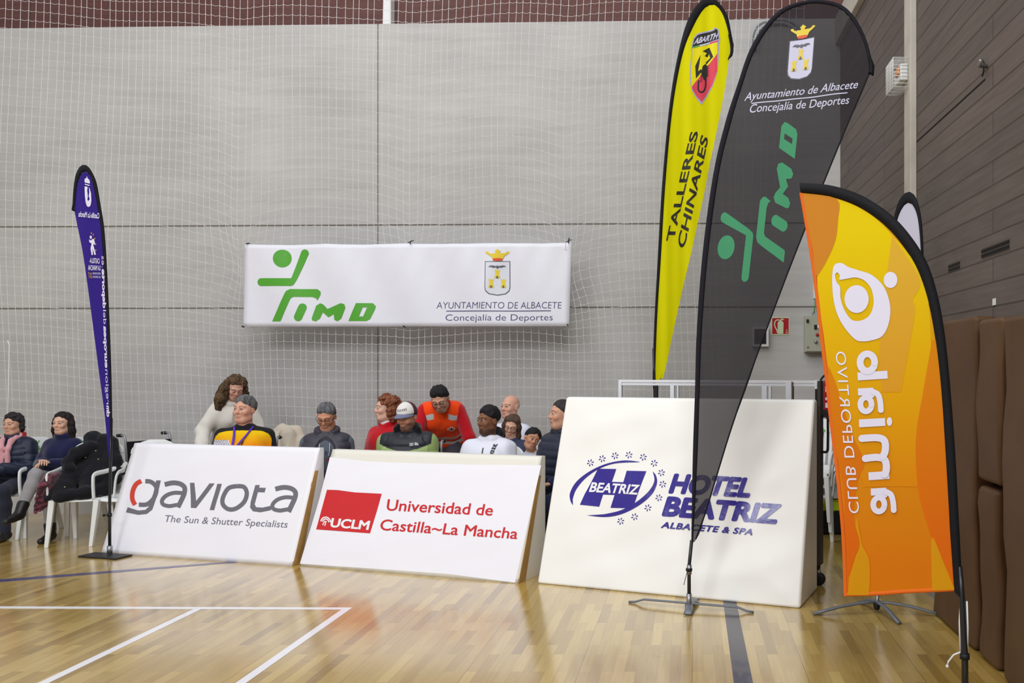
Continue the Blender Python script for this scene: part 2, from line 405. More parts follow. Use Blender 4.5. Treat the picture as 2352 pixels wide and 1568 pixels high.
# right wall
RD = Vector((-0.03, 1, 0)).normalized(); RN = Vector((-1, -0.03, 0)).normalized()
RWALL = Surf((1.66, 9.75, 0), RN)
def rbox(m, y0, y1, z0, z1, d0, d1):
    """box on the right wall between two Y values, d = distance out from the wall"""
    a = [RWALL.O+RD*((y-9.75)/RD.y)+RN*d for y, d in ((y0, d0), (y1, d0), (y1, d1), (y0, d1))]
    m.prism([(p.x, p.y, z0) for p in a], [(p.x, p.y, z1) for p in a])
def ry(px, py=850): return RWALL.hit(px, py).y
zplank = RWALL.hit(1985, 0).z
m = MB(); rbox(m, 1.5, 9.78, 0, zplank, -0.2, 0.0); struct(m.build('wall_right', M_plank))
m = MB(); rbox(m, 1.5, 9.78, zplank, zplank+0.3, -0.3, 0.06); struct(m.build('trim_3', M_pale, bevel=0.01))
m = MB(); rbox(m, 1.5, 9.6, 0, 0.075, 0, 0.02); struct(m.build('baseboard_right', mat('grey_skirting', rgb(140, 138, 138), 0.5)))
# pale pilaster and conduit on the right wall
yp = ry(2098)
m = MB(); rbox(m, yp-0.09, yp+0.09, 0, zplank, 0.0, 0.05); o = struct(m.build('trim_4', M_pale, bevel=0.006))
m = MB(); rbox(m, yp+0.10, yp+0.135, 2.95, zplank, 0.0, 0.035); o = m.build('cable_conduit', M_white, bevel=0.004)
tag(o, 'white square cable conduit running down the wall beside the pale pilaster', 'conduit')
# thin open slit between two boards
p0 = RWALL.hit(2106, 331, 0.001); p1 = RWALL.hit(2263, 175, 0.001)
zz = (p0.z+p1.z)/2; m = MB(); rbox(m, p1.y, p0.y, zz-0.006, zz+0.006, 0, 0.002); o = struct(m.build('trim_5', mat('dark_gap', rgb(22, 18, 16), 0.9)))
# court lines
M_line = mat('white_line_paint', rgb(236, 234, 238), 0.25, 0.5, coat=0.2)
M_dline = mat('dark_line_paint', rgb(58, 56, 66), 0.25, 0.5, coat=0.2)
M_bline = mat('blue_line_paint', rgb(70, 66, 110), 0.25, 0.5, coat=0.2)
def line(name, quad, m_):
    m = MB(); m.prism([(p.x, p.y, 0.0002) for p in quad], [(p.x, p.y, 0.0014) for p in quad]); return struct(m.build(name, m_))
def fquad(pts): return [on_floor(*p) for p in pts]
c = on_floor(809.5, 1395); dx = 0.05
e2 = on_floor(541, 1568); e2b = on_floor(565.5, 1568)
dirv = (e2b-c); dirv /= dirv.y
def along(p, y): q = p + dirv*((y-p.y)/dirv.y); return Vector((q.x, q.y, 0))
tl = Vector((1, -0.012, 0))
line('court_line_1', [c+tl*(-9.0), c+tl*(-9.0)+Vector((0, -0.05, 0)), c+Vector((0, -0.05, 0)), c], M_line)
cc = c+Vector((0, -0.05, 0))
line('court_line_2', [cc, cc+Vector((-0.055, 0, 0)), along(cc+Vector((-0.055, 0, 0)), 2.2), along(cc, 2.2)], M_line)
k = on_floor(470, 1395); kk = Vector((k.x, c.y-0.05+(c.x-k.x)*0.012, 0)); k2 = on_floor(112, 1568); kd = (k2-kk); kd /= kd.y
line('court_line_3', [kk, kk+Vector((-0.055, 0, 0)), kk+Vector((-0.055, 0, 0))+kd*(2.2-kk.y), kk+kd*(2.2-kk.y)], M_line)
line('court_line_4', [Vector((on_floor(1662, 1385).x, 7.6, 0)), Vector((on_floor(1690, 1385).x, 7.6, 0)), on_floor(1732, 1580), on_floor(1687, 1580)], M_dline)
a = on_floor(-200, 1353); b = on_floor(560, 1290); a2 = on_floor(-200, 1346); b2 = on_floor(545, 1288)
line('court_line_5', [a, b, b2, a2], M_bline)
# white gallery rail and plant seen over the corner
m = MB(); p = at(1944, 0, 10.3); m.tube([(p.x, p.y, 4.9), (p.x, p.y, 7.0)], 0.03, 10); o = m.build('railing_post', M_white)
tag(o, 'short white railing post at top corner behind the tall black flag', 'post')
# ------------------------------------------------------------------ advertising boards
M_vinyl = mat('white_vinyl', rgb(241, 239, 245), 0.38, 0.4, bump=0.05, bscale=5)
M_vinyl2 = mat('cream_vinyl', rgb(232, 228, 216), 0.4, 0.4, bump=0.06, bscale=6)
M_tan = mat('tan_foam_edge', rgb(176, 138, 80), 0.8, var=0.12, vscale=9)
M_grey = mat('print_grey', rgb(112, 110, 118), 0.4)
M_greyt = mat('print_slate', rgb(118, 116, 132), 0.4)
M_red = mat('print_red', rgb(206, 44, 48), 0.4)
M_redor = mat('print_vermilion', rgb(214, 70, 52), 0.4)
M_pw = mat('print_white', rgb(240, 238, 240), 0.4)
M_blue = mat('print_blue', rgb(48, 32, 140), 0.22, 0.6, bump=0.25, bscale=7)
M_green = mat('print_green', rgb(84, 164, 52), 0.4)
M_navy = mat('print_navy', rgb(58, 56, 104), 0.4)
def puffer(A, u, n, L, h, b, puff, seed):
    rnd = random.Random(seed); ph = [rnd.uniform(0, 6.3) for _ in range(8)]
    def w(s, t):
        e = max(0.0, min(s, 1-s, t, 1-t))
        return puff*min(1, e*8)*(math.sin(7*s+ph[0]+3*t)+math.sin(13*t+ph[1]-4*s)+0.6*math.sin(19*s+11*t+ph[2])+0.5*math.sin(31*t-17*s+ph[3])+1.4)
    return w
def board(name, label, bl, br, h, b, tt, puff=0.0, seed=0):
    """wedge shaped pad: bl/br floor pixels of its front edge; b run-back of the face, tt thickness at the top"""
    A = on_floor(*bl); B = on_floor(*br); u = (B-A).normalized(); n = Vector((-u.y, u.x, 0)); L = (B-A).length
    root = empty(name, (A+B)/2)
    tag(root, label, 'advertising board')
    N = (Vector((0, 0, 1))*b - n*h).normalized(); N = Vector((-n.x*h, -n.y*h, b)).normalized()
    pf = puffer(A, u, n, L, h, b, puff, seed)
    S = Surf(A, N, lambda p: pf((p-A).dot(u)/L, (p.z-A.z)/h)); S.pf = pf
    return A, B, u, n, L, root, S
def wedge(S, A, u, n, L, h, b, tt, nx=40, nz=24):
    """closed wedge with a finely meshed, slightly puffed face"""
    m = MB()
    def pt(i, j, back):
        s = i/nx; t = j/nz
        if back: return A + u*(L*s) + n*(b+tt) + Vector((0, 0, h*t))
        return A + u*(L*s) + n*(b*t) + Vector((0, 0, h*t)) + S.N*S.pf(s, t)
    fr = [[pt(i, j, False) for i in range(nx+1)] for j in range(nz+1)]
    bk = [[pt(i, j, True) for i in range(nx+1)] for j in range(nz+1)]
    m.grid(fr); m.grid([r[::-1] for r in bk], False)
    m.grid([fr[-1], bk[-1]], False); m.grid([bk[0], fr[0]], False)
    m.grid([[r[-1] for r in fr], [r[-1] for r in bk]], False); m.grid([[r[0] for r in bk], [r[0] for r in fr]], False)
    return m
def weld(o):
    bm = bmesh.new(); bm.from_mesh(o.data); bmesh.ops.remove_doubles(bm, verts=bm.verts[:], dist=1e-5)
    bmesh.ops.recalc_face_normals(bm, faces=bm.faces[:]); bm.to_mesh(o.data); bm.free()
def edge_strip(root, A, u, n, L, h, b, at_end, w0=0.012, w1=0.10, z0=0.0, z1=0.80):
    """tan foam edge that shows along the open right-hand flank"""
    m = MB(); e = A+u*(L if at_end else 0); off = u*0.004
    q = [e+off+n*(b*z0)+Vector((0, 0, h*z0)), e+off+n*(b*z1)+Vector((0, 0, h*z1)), e+off+n*(b*z1+0.045)+Vector((0, 0, h*z1)), e+off+n*(b*z0+w1)+Vector((0, 0, h*z0))]
    m.prism(q, [p-u*0.01 for p in q]); return m.build('foam_edge', M_tan, root)
# --- gaviota
A, B, u, n, L, rt, S = board('advertising_board', 'white board with grey lettering and a red arc, behind the purple flag base', (232, 1270), (672, 1300), .965, .345, .05, .0016, 1)
o = wedge(S, A, u, n, L, .965, .345, .05).build('padded_body', M_vinyl, rt); weld(o); o.location = (0, 0, 0)
edge_strip(rt, A, u, n, L, .965, .345, True)
T = crop(180, 1000, 580/2352)
gs = Print(S, 0.0022); w = 40
gs.band(spline([(628, 425), (680, 432), (722, 470), (728, 520), (700, 590), (640, 640), (565, 643)]), w, T)
gs.poly([(728, 418), (770, 418), (735, 560), (690, 690), (640, 730), (560, 738), (445, 714), (462, 668), (560, 698), (625, 692), (655, 665), (700, 540)], T)
for dx, ox in ((0, 0), (1045, 25)):   # the two letters a
    sx = (lambda ox: (lambda p: T((p[0]+ox[0], p[1]+ox[1]))))(((1033, 43) if dx else (0, 0)))
    gs.band(spline([(805, 456), (880, 440), (950, 450), (990, 485), (985, 540), (955, 610), (928, 668)]), 44, sx)
    gs.band(spline([(985, 538), (900, 532), (825, 555), (782, 600), (790, 640), (845, 656), (900, 648), (950, 640)]), 36, sx)
gs.poly([(1042, 440), (1083, 440), (1097, 610), (1225, 446), (1272, 446), (1098, 675), (1050, 672)], T)
gs.poly([(1297, 450), (1338, 450), (1268, 695), (1226, 693)], T)
gs.band(spline([(1480, 470), (1400, 490), (1352, 570), (1350, 640), (1400, 685), (1470, 680), (1545, 620), (1572, 540), (1545, 480), (1480, 470)], 8), 40, T)
gs.poly([(1652, 461), (1692, 461), (1687, 486), (1750, 488), (1738, 530), (1676, 527), (1645, 640), (1660, 668), (1720, 672), (1800, 655), (1800, 695), (1700, 715), (1630, 705), (1603, 670), (1608, 620)], T)
gs.build('lettering', M_grey, rt, 12)
Print(S, 0.0026).band(spline([(590, 423), (540, 455), (508, 520), (505, 590), (530, 645)]), 42, T).build('red_arc', M_redor, rt, 12)
Print(S, 0.0022).text('The Sun & Shutter Specialists', T((800, 803)), T((1945, 858)), T((818, 737)), 0.0).build('slogan', M_greyt, rt, 12)
# --- UCLM
A, B, u, n, L, rt, S = board('advertising_board', 'white board with red square and red university lettering, between the two other white boards', (690, 1298), (1190, 1340), .947, .39, .06, .0013, 2)
o = wedge(S, A, u, n, L, .947, .39, .06).build('padded_body', M_vinyl2, rt); weld(o)
edge_strip(rt, A, u, n, L, .947, .39, True, w1=0.11, z1=0.84)
T = crop(660, 1020, 620/2352)
# printed sheet laid over the pad
Print(S, 0.002).poly([(372, 112), (700, 150), (1200, 168), (1700, 180), (2212, 184), (2110, 640), (1985, 1205), (1400, 1130), (700, 1080), (110, 1040), (280, 480)], T).build('printed_sheet', M_vinyl, rt, 14)
Print(S, 0.0036).poly([(348, 397), (440, 400), (590, 420), (826, 432), (724, 777), (253, 742)], T).build('red_square', M_red, rt, 12)
pw = Print(S, 0.005).text('UCLM', T((375, 720)), T((712, 745)), T((392, 642)), 0.035)
for r_, w_ in ((44, 11), (28, 10)):
    pw.band([(333+r_*0.95*math.cos(a)+4, 680+r_*math.sin(a)) for a in [math.radians(k) for k in range(-170, 1, 10)]], w_, T)
pw.band([(312, 705), (318, 690), (330, 670), (342, 672), (336, 690), (330, 712)], 9, T)
pw.build('lettering', M_pw, rt, 12)
pr = Print(S, 0.0036).text('Universidad de', T((862, 575)), T((1788, 622)), T((880, 474)), 0.012)
pr.text('Castilla~La Mancha', T((805, 746)), T((2003, 825)), T((825, 648)), 0.012).build('university_name', M_red, rt, 12)
# --- hotel mat
A, B, u, n, L, rt, S = board('gym_mat', 'large white wedge mat with blue hotel lettering and star ring behind the dark flag', (1233, 1340), (1838, 1398), 1.43, .47, .10, .0045, 3)
rt['category'] = 'mat'
o = wedge(S, A, u, n, L, 1.43, .47, .10, 80, 60).build('mat_cover', mat('cream_mat_vinyl', rgb(246, 244, 238), 0.36, 0.45, bump=0.1, bscale=4), rt); weld(o)
md = o.modifiers.new('b', 'BEVEL'); md.width = 0.02; md.segments = 3; md.limit_method = 'ANGLE'; md.angle_limit = 0.6
T = crop(1220, 860, 680/1904)
def ell(cx, cy, rx, ry, rot, a0, a1, n_=30):
    o = []
    for k in range(n_+1):
        a = math.radians(a0+(a1-a0)*k/n_); x, y = rx*math.cos(a), ry*math.sin(a)
        o.append((cx+x*math.cos(rot)-y*math.sin(rot), cy+x*math.sin(rot)+y*math.cos(rot)))
    return o
b_ = Print(S, 0.0025)
b_.poly(spline([(695, 560), (600, 552), (480, 575), (370, 625), (290, 690), (252, 760), (255, 810), (273, 842)], 6)+spline([(270, 800), (290, 740), (345, 670), (430, 610), (540, 572), (695, 563)], 6), T)
b_.poly(spline([(783, 623), (805, 650), (812, 700), (780, 770), (700, 840), (590, 895), (480, 916), (360, 906)], 6)+spline([(470, 898), (580, 872), (680, 820), (760, 750), (795, 685), (783, 623)], 6), T)
b_.poly([(372, 605), (548, 607), (520, 690), (595, 693), (615, 618), (742, 621), (670, 845), (622, 858), (512, 857), (540, 772), (465, 770), (440, 848), (318, 838), (352, 770), (372, 690)][0:0] or [(430, 605), (548, 607), (520, 690), (595, 693), (615, 618), (742, 621), (662, 845), (622, 860), (512, 857), (540, 775), (465, 772), (440, 850), (318, 838), (345, 770)], T)
for (x, y) in [(381, 567), (458, 541), (541, 522), (630, 517), (721, 531), (791, 570), (840, 632), (849, 706), (824, 793), (754, 858), (668, 915), (577, 943)]:
    for k in range(6):
        a = math.pi/6+k*math.pi/3+0.26
        c_, s_ = math.cos(a), math.sin(a)
        b_.poly([(x+c_*5, y+s_*5), (x+c_*19-s_*4.5, y+s_*19+c_*4.5), (x+c_*24, y+s_*24), (x+c_*19+s_*4.5, y+s_*19-c_*4.5)], T)
b_.text('HOTEL', T((885, 757)), T((1408, 787)), T((925, 638)), 0.05)
b_.text('BEATRIZ', T((843, 903)), T((1580, 955)), T((880, 783)), 0.05)
b_.text('ALBACETE & SPA', T((835, 984)), T((1425, 1032)), T((852, 946)), 0.04, 1.1)
b_.build('lettering', M_blue, rt, 12)
Print(S, 0.0045).text('BEATRIZ', T((373, 752)), T((686, 772)), T((392, 690)), 0.03).build('name_in_emblem', M_pw, rt, 12)

# ------------------------------------------------------------------ banner on the net, and the net
NET = Surf(WALL.O+wn*0.42, wn)
BAN = Surf(WALL.O+wn*0.50, wn, lambda p: 0.012*math.sin(p.x*9+p.z*4)+0.008*math.sin(p.x*23-p.z*9)*max(0, p.z-2.3))
T = crop(540, 530, .3401)
rt = empty('banner', BAN.hit(935, 655)); tag(rt, 'long white banner with green running logo hanging on the net', 'banner')
M_ban = mat('banner_vinyl', rgb(238, 238, 246), 0.45, 0.35, bump=0.15, bscale=7, transl=0.12)
m = MB(); TL, TR, BR, BL = (60, 92), (2270, 78), (2256, 644), (58, 647)
rows = []
for j in range(19):
    r = []
    for i in range(61):
        s, t = i/60, j/18
        x = (TL[0]*(1-s)+TR[0]*s)*(1-t)+(BL[0]*(1-s)+BR[0]*s)*t; y = (TL[1]*(1-s)+TR[1]*s)*(1-t)+(BL[1]*(1-s)+BR[1]*s)*t
        if t == 0: y += 5*abs(math.sin(s*math.pi*4))
        r.append(BAN.hit(*T((x, y))))
    rows.append(r)
m.grid(rows); m.build('vinyl_sheet', M_ban, rt, solid=0.002)
def imd(P, TT):
    P.disc((321, 187), 60, None, TT)
    P.stroke([(176, 346), (378, 346)], 52, TT, joints=False)
    P.poly([(378, 320), (383, 318), (445, 142), (496, 155), (415, 335), (400, 360), (378, 372)], TT); P.disc((470, 151), 26, None, TT)
    P.poly([(248, 611), (335, 430), (350, 405), (375, 393), (555, 393), (575, 410), (575, 430), (553, 470), (545, 455), (520, 446), (395, 446), (378, 458), (310, 606), (302, 611)], TT)
    P.stroke([(430, 582), (457, 518)], 56, TT)
    P.poly([(518, 590), (545, 505), (572, 488), (594, 497), (622, 527), (715, 488), (740, 495), (748, 520), (717, 592), (690, 610), (668, 600), (665, 562), (628, 583), (590, 550), (572, 592), (545, 611), (522, 605)], TT)
    P.poly([[(767, 609), (820, 488), (930, 488), (950, 508), (945, 530), (915, 595), (890, 609)], [(840, 578), (865, 517), (893, 517), (868, 578)]], TT)
    return P
imd(Print(BAN, 0.004), T).build('green_logo', M_green, rt, 10)
M_gold = mat('print_gold', rgb(226, 200, 52), 0.4); M_bat = mat('print_bat_grey', rgb(92, 92, 98), 0.4); M_orangep = mat('print_orange_red', rgb(220, 84, 40), 0.4)
M_shield = mat('print_shield', rgb(214, 216, 226), 0.4)
def crest(surf, l, TT, root, cols):
    shield = [(1691, 209), (1853, 209), (1853, 380), (1848, 402), (1825, 422), (1772, 431), (1718, 422), (1696, 402), (1691, 380)]
    Print(surf, l).poly([(1686, 204), (1858, 204), (1858, 382), (1852, 406), (1828, 427), (1772, 437), (1714, 427), (1691, 406), (1686, 382)], TT).build('shield_outline', M_bat, root, 9)
    Print(surf, l+.002).poly(shield, TT).build('shield', cols[0], root, 9)
    P = Print(surf, l+.004)
    for (cx_, cy_) in ((1770, 320), (1730, 384), (1811, 384)):
        P.poly([(cx_-19, cy_), (cx_-19, cy_-14), (cx_-13, cy_-20), (cx_-13, cy_-44), (cx_-17, cy_-50), (cx_-17, cy_-59), (cx_-10, cy_-59), (cx_-10, cy_-53), (cx_-4, cy_-53), (cx_-4, cy_-59), (cx_+4, cy_-59), (cx_+4, cy_-53), (cx_+10, cy_-53), (cx_+10, cy_-59), (cx_+17, cy_-59), (cx_+17, cy_-50), (cx_+13, cy_-44), (cx_+13, cy_-20), (cx_+19, cy_-14), (cx_+19, cy_)], TT)
    P.poly([(1738, 190), (1730, 172), (1692, 150), (1688, 140), (1706, 138), (1712, 148), (1736, 156), (1730, 150), (1752, 152), (1762, 148), (1752, 136), (1762, 130), (1772, 122), (1782, 130), (1794, 136), (1782, 148), (1792, 152), (1815, 150), (1808, 156), (1832, 146), (1838, 138), (1856, 142), (1850, 150), (1816, 172), (1808, 190)], TT)
    P.build('castles_and_crown', cols[1], root, 9)
    Q = Print(surf, l+.006)
    Q.poly([(1708, 243), (1725, 233), (1745, 234), (1764, 239), (1768, 232), (1771, 236), (1775, 232), (1778, 239), (1800, 234), (1817, 233), (1832, 243), (1812, 242), (1800, 249), (1785, 246), (1772, 256), (1758, 246), (1742, 250), (1730, 243)], TT)
    for (cx_, cy_) in ((1770, 320), (1730, 384), (1811, 384)): Q.poly([(cx_-7, cy_), (cx_-7, cy_-12), (cx_, cy_-17), (cx_+7, cy_-12), (cx_+7, cy_)], TT)
    Q.build('bat_and_gates', M_bat, root, 9)
    Print(surf, l+.006).poly([(1737, 188), (1755, 184), (1790, 184), (1809, 188), (1803, 200), (1772, 203), (1742, 200)], TT).build('crown_lining', M_orangep, root, 9)
crest(BAN, 0.004, T, rt, (M_shield, M_gold))
P = Print(BAN, 0.004); P.text('AYUNTAMIENTO DE ALBACETE', T((1360, 524)), T((2202, 524)), T((1364, 477)), -0.012)
P.text('Concejalía de Deportes', T((1420, 606)), T((2146, 604)), T((1422, 561)), -0.01); P.band([(1425, 541), (1780, 541), (2134, 540)], 5, T)
P.build('lettering', M_navy, rt, 10)
# black ties
M_black = mat('black_plastic', rgb(26, 26, 28), 0.5)
for (x, y, dx, dy) in ((85, 92, 3, -10), (1186, 90, 0, -26), (2254, 85, 0, -40), (62, 642, -8, 8), (1139, 640, 2, 10), (2245, 632, 5, 5)):
    m = MB(); m.tube([BAN.hit(*T((x, y)), .02), BAN.hit(*T((x+dx*.5, y+dy*.5)), .025), BAN.hit(*T((x+dx, y+dy)), -.03)], 0.006, 6)
    if y < 100 and x > 1000: m.tube([BAN.hit(*T((x-20, y-8)), .0), BAN.hit(*T((x, y-20)), .0), BAN.hit(*T((x+18, y-26)), .0)], 0.004, 5)
    m.build('cable_tie', M_black, rt)
# net
def net():
    pin = [565, 950, 1312]          # gathered folds (pixel columns at the net's plane)
    sxp = [(NET.hit(p, 700)-NET.O).dot(wdir) for p in pin]
    u0 = (NET.hit(-420, 700)-NET.O).dot(wdir); u1 = (NET.hit(1845, 300)-NET.O).dot(wdir)
    du = 0.0815; dz = 0.105; nu = int((u1-u0)/du); z0 = 0.30; z1 = 6.6; nz = int((z1-z0)/dz)
    zp = NET.hit(900, 575).z
    rnd = random.Random(3); jit = [rnd.uniform(-.012, .012) for _ in range(nu+1)]; jz = [rnd.uniform(-.012, .012) for _ in range(nz+1)]
    def P(i, j):
        uu = u0+i*du+jit[i]; z = z0+j*dz
        dzv = 0.0; duv = 0.0; dn = 0.0
        for s in sxp:
            d = uu-s; a = math.exp(-abs(d)/0.55); hgt = math.exp(-((z-zp-0.5)/1.9)**2)
            if z > zp: dzv -= 0.30*a*hgt
            else: dzv -= 0.30*a*math.exp(-.0)*math.exp(-((z-zp-.5)/1.9)**2)*math.exp(-((z-zp)/0.9)**2)
            g = math.exp(-(d/0.28)**2)*math.exp(-((z-zp)/0.35)**2)
            duv -= d*0.8*g
            dn += 0.06*math.exp(-(d/0.25)**2)*math.exp(-((z-zp-.4)/1.6)**2)
        dzv += 0.015*math.sin(uu*2.1)+0.006*math.sin(uu*5+1)+jz[j]*0
        duv += 0.02*math.sin(z*1.3+uu*0.7)+0.035*math.sin(z*.8+2)
        if uu < sxp[0]: dzv += 0.07*(sxp[0]-uu)
        dn += 0.05*math.sin(uu*1.7+1)*math.cos(z*.6)
        dn = max(-.25, min(dn, 0.03 if abs(z-zp+.4) < .6 else .2))
        p = NET.O+wdir*(uu+duv)+wn*dn; return (p.x, p.y, max(0.02, z+dzv))
    G = [[Vector(P(i, j)) for j in range(nz+1)] for i in range(nu+1)]
    m = MB()
    xa = (NET.hit(1640, 700)-NET.O).dot(wdir); xb = (NET.hit(1845, 300)-NET.O).dot(wdir)
    def ok(i, j):       # the net is drawn aside toward its right end, low down
        uu = u0+i*du
        return uu < xa or z0+j*dz > 1.2+(uu-xa)/(xb-xa)*3.3
    for i in range(nu+1):
        js = [j for j in range(nz+1) if ok(i, j)]
        m.tube([G[i][j] for j in js], 0.0027, 4, False)
    for j in range(nz+1):
        row = []
        for i in range(nu+1):
            if not ok(i, j): break
            row.append(G[i][j])
            if i < nu and ok(i+1, j): row.append((G[i][j]*0.55+G[i+1][j]*.45)+Vector((0, 0, -0.011)))
        m.tube(row, 0.0021, 4, False)
    return m.build('protective_net', mat('white_net_cord', rgb(222, 219, 219), 0.8, 0.1))
o = net(); tag(o, 'large white ball-stop net hanging in front of the grey concrete wall', 'net')
m = MB(); q = NET.hit(25, 792, .02); m.tube([q+Vector((-.02, 0, .05)), q, q+Vector((-.01, 0, -.5)), q+Vector((-.03, 0, -1.2))], 0.007, 6)
tag(m.build('net_rope', mat('white_net_cord', rgb(222, 219, 219))), 'loose white rope hanging down the net at far left above the seated women', 'rope')

# ------------------------------------------------------------------ feather flags
M_blk = mat('black_webbing', rgb(22, 22, 26), 0.7, 0.2, bump=0.1, bscale=50)
M_pole = mat('black_pole', rgb(28, 28, 30), 0.35, 0.5)
M_steel = mat('steel', rgb(150, 150, 152), 0.35, 0.5, metal=0.8)
M_gsteel = mat('grey_painted_steel', rgb(112, 116, 122), 0.45, 0.5, metal=0.3)
M_wplas = mat('white_plastic', rgb(228, 230, 228), 0.35, 0.45)
def resample(pts, n):
    P = [np.array(p, float) for p in pts]; d = [0]
    for a, b in zip(P[:-1], P[1:]): d.append(d[-1]+np.linalg.norm(b-a))
    return [tuple(np.array([np.interp(d[-1]*k/n, d, [q[c] for q in P]) for c in range(len(P[0]))])) for k in range(n+1)]
def interp_edge(pts, y):
    ys = [p[1] for p in pts]; xs = [p[0] for p in pts]
    o = np.argsort(ys); return float(np.interp(y, np.array(ys)[o], np.array(xs)[o]))
def cloth(surf, left, right, nrow=70, ncol=16):
    """left/right: pixel outlines, both monotone in y from top to bottom; the same parameter runs down both"""
    l = resample(left, nrow); r = resample(right, nrow); m = MB()
    m.grid([[surf.hit(a[0]+(b[0]-a[0])*k/ncol, a[1]+(b[1]-a[1])*k/ncol) for k in range(ncol+1)] for a, b in zip(l, r)])
    return m
def sleeve(surf, outer, inner, n=90, bulge=0.012):
    o = resample(outer, n); i = resample(inner, n); m = MB(); rows = []
    for a, b in zip(o, i):
        r = []
        for k in range(9):
            an = 2*math.pi*k/8
            s = 0.5-0.5*math.cos(an); q = math.sin(an)*bulge
            r.append(surf.hit(a[0]+(b[0]-a[0])*s, a[1]+(b[1]-a[1])*s, q))
        rows.append(r)
    m.grid(rows); return m
def pole(pts, r0, r1, n=10):
    m = MB(); k = len(pts); m.tube(pts, [r0+(r1-r0)*i/(k-1) for i in range(k)], n); return m
def waves(u, amp, fr, ph=0.0, zf=0.0): return lambda p: amp*math.sin(fr*(p.x*u[0]+p.y*u[1])+ph+zf*p.z)+amp*.5*math.sin(fr*2.3*(p.x*u[0]+p.y*u[1])+zf*1.7*p.z+1)

# ---- dark grey flag
FB = on_floor(1583, 1398)
S = Surf((FB.x, FB.y, 0), (-0.10, -1, 0), waves((1, 0), 0.007, 11, 0.5, 2.4))
rt = empty('feather_flag', FB); tag(rt, 'tall dark grey sheer feather flag with green running logo and city crest', 'flag', 'feather flags')
outer = spline([(1588, 1245), (1591, 1050), (1596, 900), (1600, 760), (1613, 590), (1638, 400), (1666, 280), (1695, 190), (1722, 115), (1758, 55), (1800, 16), (1850, 1), (1900, 2), (1935, 12), (1965, 42), (1988, 85), (2001, 130), (2006, 165)], 6)
inner = spline([(1592, 1245), (1602, 1050), (1607, 900), (1612, 760), (1626, 590), (1651, 400), (1679, 282), (1706, 193), (1732, 122), (1766, 64), (1804, 26), (1850, 10), (1896, 11), (1928, 20), (1957, 48), (1980, 88), (1993, 130), (1998, 166)], 6)
li = [p for p in inner if p[0] < 1852][::-1]; ri = [p for p in inner if p[0] > 1848]
right = ri + spline([(1999, 166), (1975, 225), (1935, 315), (1880, 450), (1830, 575), (1780, 700), (1745, 800), (1715, 890), (1680, 985), (1650, 1080), (1625, 1165), (1605, 1230), (1596, 1243)], 6)
M_dark = mat('sheer_grey_cloth', rgb(54, 51, 56), 0.85, 0.1, transl=0.25, transp=0.12, bump=0.1, bscale=30)
o = cloth(S, li+[(1592, 1245)], right).build('flag_cloth', M_dark, rt)
o = sleeve(S, outer, inner).build('sleeve', mat('dark_sleeve', rgb(34, 33, 40), 0.8, 0.15), rt)
m = sleeve(S, [(2001, 130), (2009, 150), (2007, 175), (1999, 168)], [(1993, 130), (1996, 150), (1996, 168), (1994, 168)], 12, .02); m.build('tip_pocket', M_blk, rt)
m = sleeve(S, resample(spline([(1998, 170), (1935, 318), (1830, 578), (1745, 803), (1680, 988), (1625, 1168), (1600, 1238)], 6), 40), resample(spline([(1995, 168), (1932, 316), (1827, 576), (1742, 801), (1677, 986), (1622, 1166), (1597, 1236)], 6), 40), 40, .004); m.build('hem', M_blk, rt)
c7 = crop(1480, 260, 420/1497)
Tf = affine_fit([(321, 187), (175, 346), (378, 346), (470, 150), (248, 611), (767, 609), (925, 488)], [c7(p) for p in [(671, 1101), (828, 1345), (850, 985), (655, 862), (1147, 1220), (1222, 393), (1130, 100)]])
imd(Print(S, 0.003), Tf).build('green_logo', mat('print_sea_green', rgb(76, 166, 118), 0.6, transl=0.2), rt, 10)
c6 = crop(1480, 0, 560/2352)
Tc = affine_fit([(1691, 209), (1853, 209), (1772, 431), (1691, 380), (1772, 122), (1772, 203)], [c6(p) for p in [(1408, 403), (1636, 368), (1495, 758), (1383, 690), (1533, 232), (1520, 375)]])
crest(S, 0.003, Tc, rt, (mat('print_lilac_white', rgb(206, 204, 226), 0.5), M_gold))
P = Print(S, 0.003); P.text('Ayuntamiento de Albacete', c6((962, 975)), c6((2050, 852)), c6((990, 893)), 0.006)
P.text('Concejalía de Deportes', c6((1010, 1092)), c6((1968, 1003)), c6((1030, 1008)), 0.006); P.band([(1035, 1002), (1250, 978), (1500, 948), (1958, 897)], 10, c6)
P.build('lettering', mat('print_lilac_white', rgb(206, 204, 226), 0.5), rt, 10)
pl = [S.hit(1583, 1395, 0), S.hit(1583, 1300), S.hit(1589, 1240, -.002)]
pole(pl, .013, .012).build('pole', M_pole, rt)
m = MB(); m.tube([S.hit(1583, 1400), S.hit(1583, 1362)], .019, 12); m.build('ferrule', M_steel, rt); m = MB(); m.tube([S.hit(1583.5, 1318), S.hit(1583.5, 1296)], .017, 10); m.build('pole_joint', M_steel, rt)
m = MB(); m.tube([S.hit(1583, 1305, .02), S.hit(1580, 1308, .03), S.hit(1572, 1340, .035)], .0025, 6); m.lathe(S.hit(1583, 1307), [(0.02, -.012), (.024, 0), (.02, .012)], 10); m.build('tie', M_black, rt)
def flag_foot(m, pts, w, t, zs):
    m.tube([Vector((p[0], p[1], z)) for p, z in zip(pts, zs)], w, 8, True, t, up=(0, 0, 1))
m = MB(); a = on_floor(1445, 1384); b = on_floor(1731, 1408); c = (a+b)/2; d = (b-a).normalized()
cc = Vector((FB.x, FB.y, 0))
flag_foot(m, [a, a+(cc-a)*.1, a+(cc-a)*.25, cc, cc+(b-cc)*.75, cc+(b-cc)*.9, b], .016, .45, [.008, .012, .035, .04, .035, .012, .008])
m.build('crossbar', M_gsteel, rt)
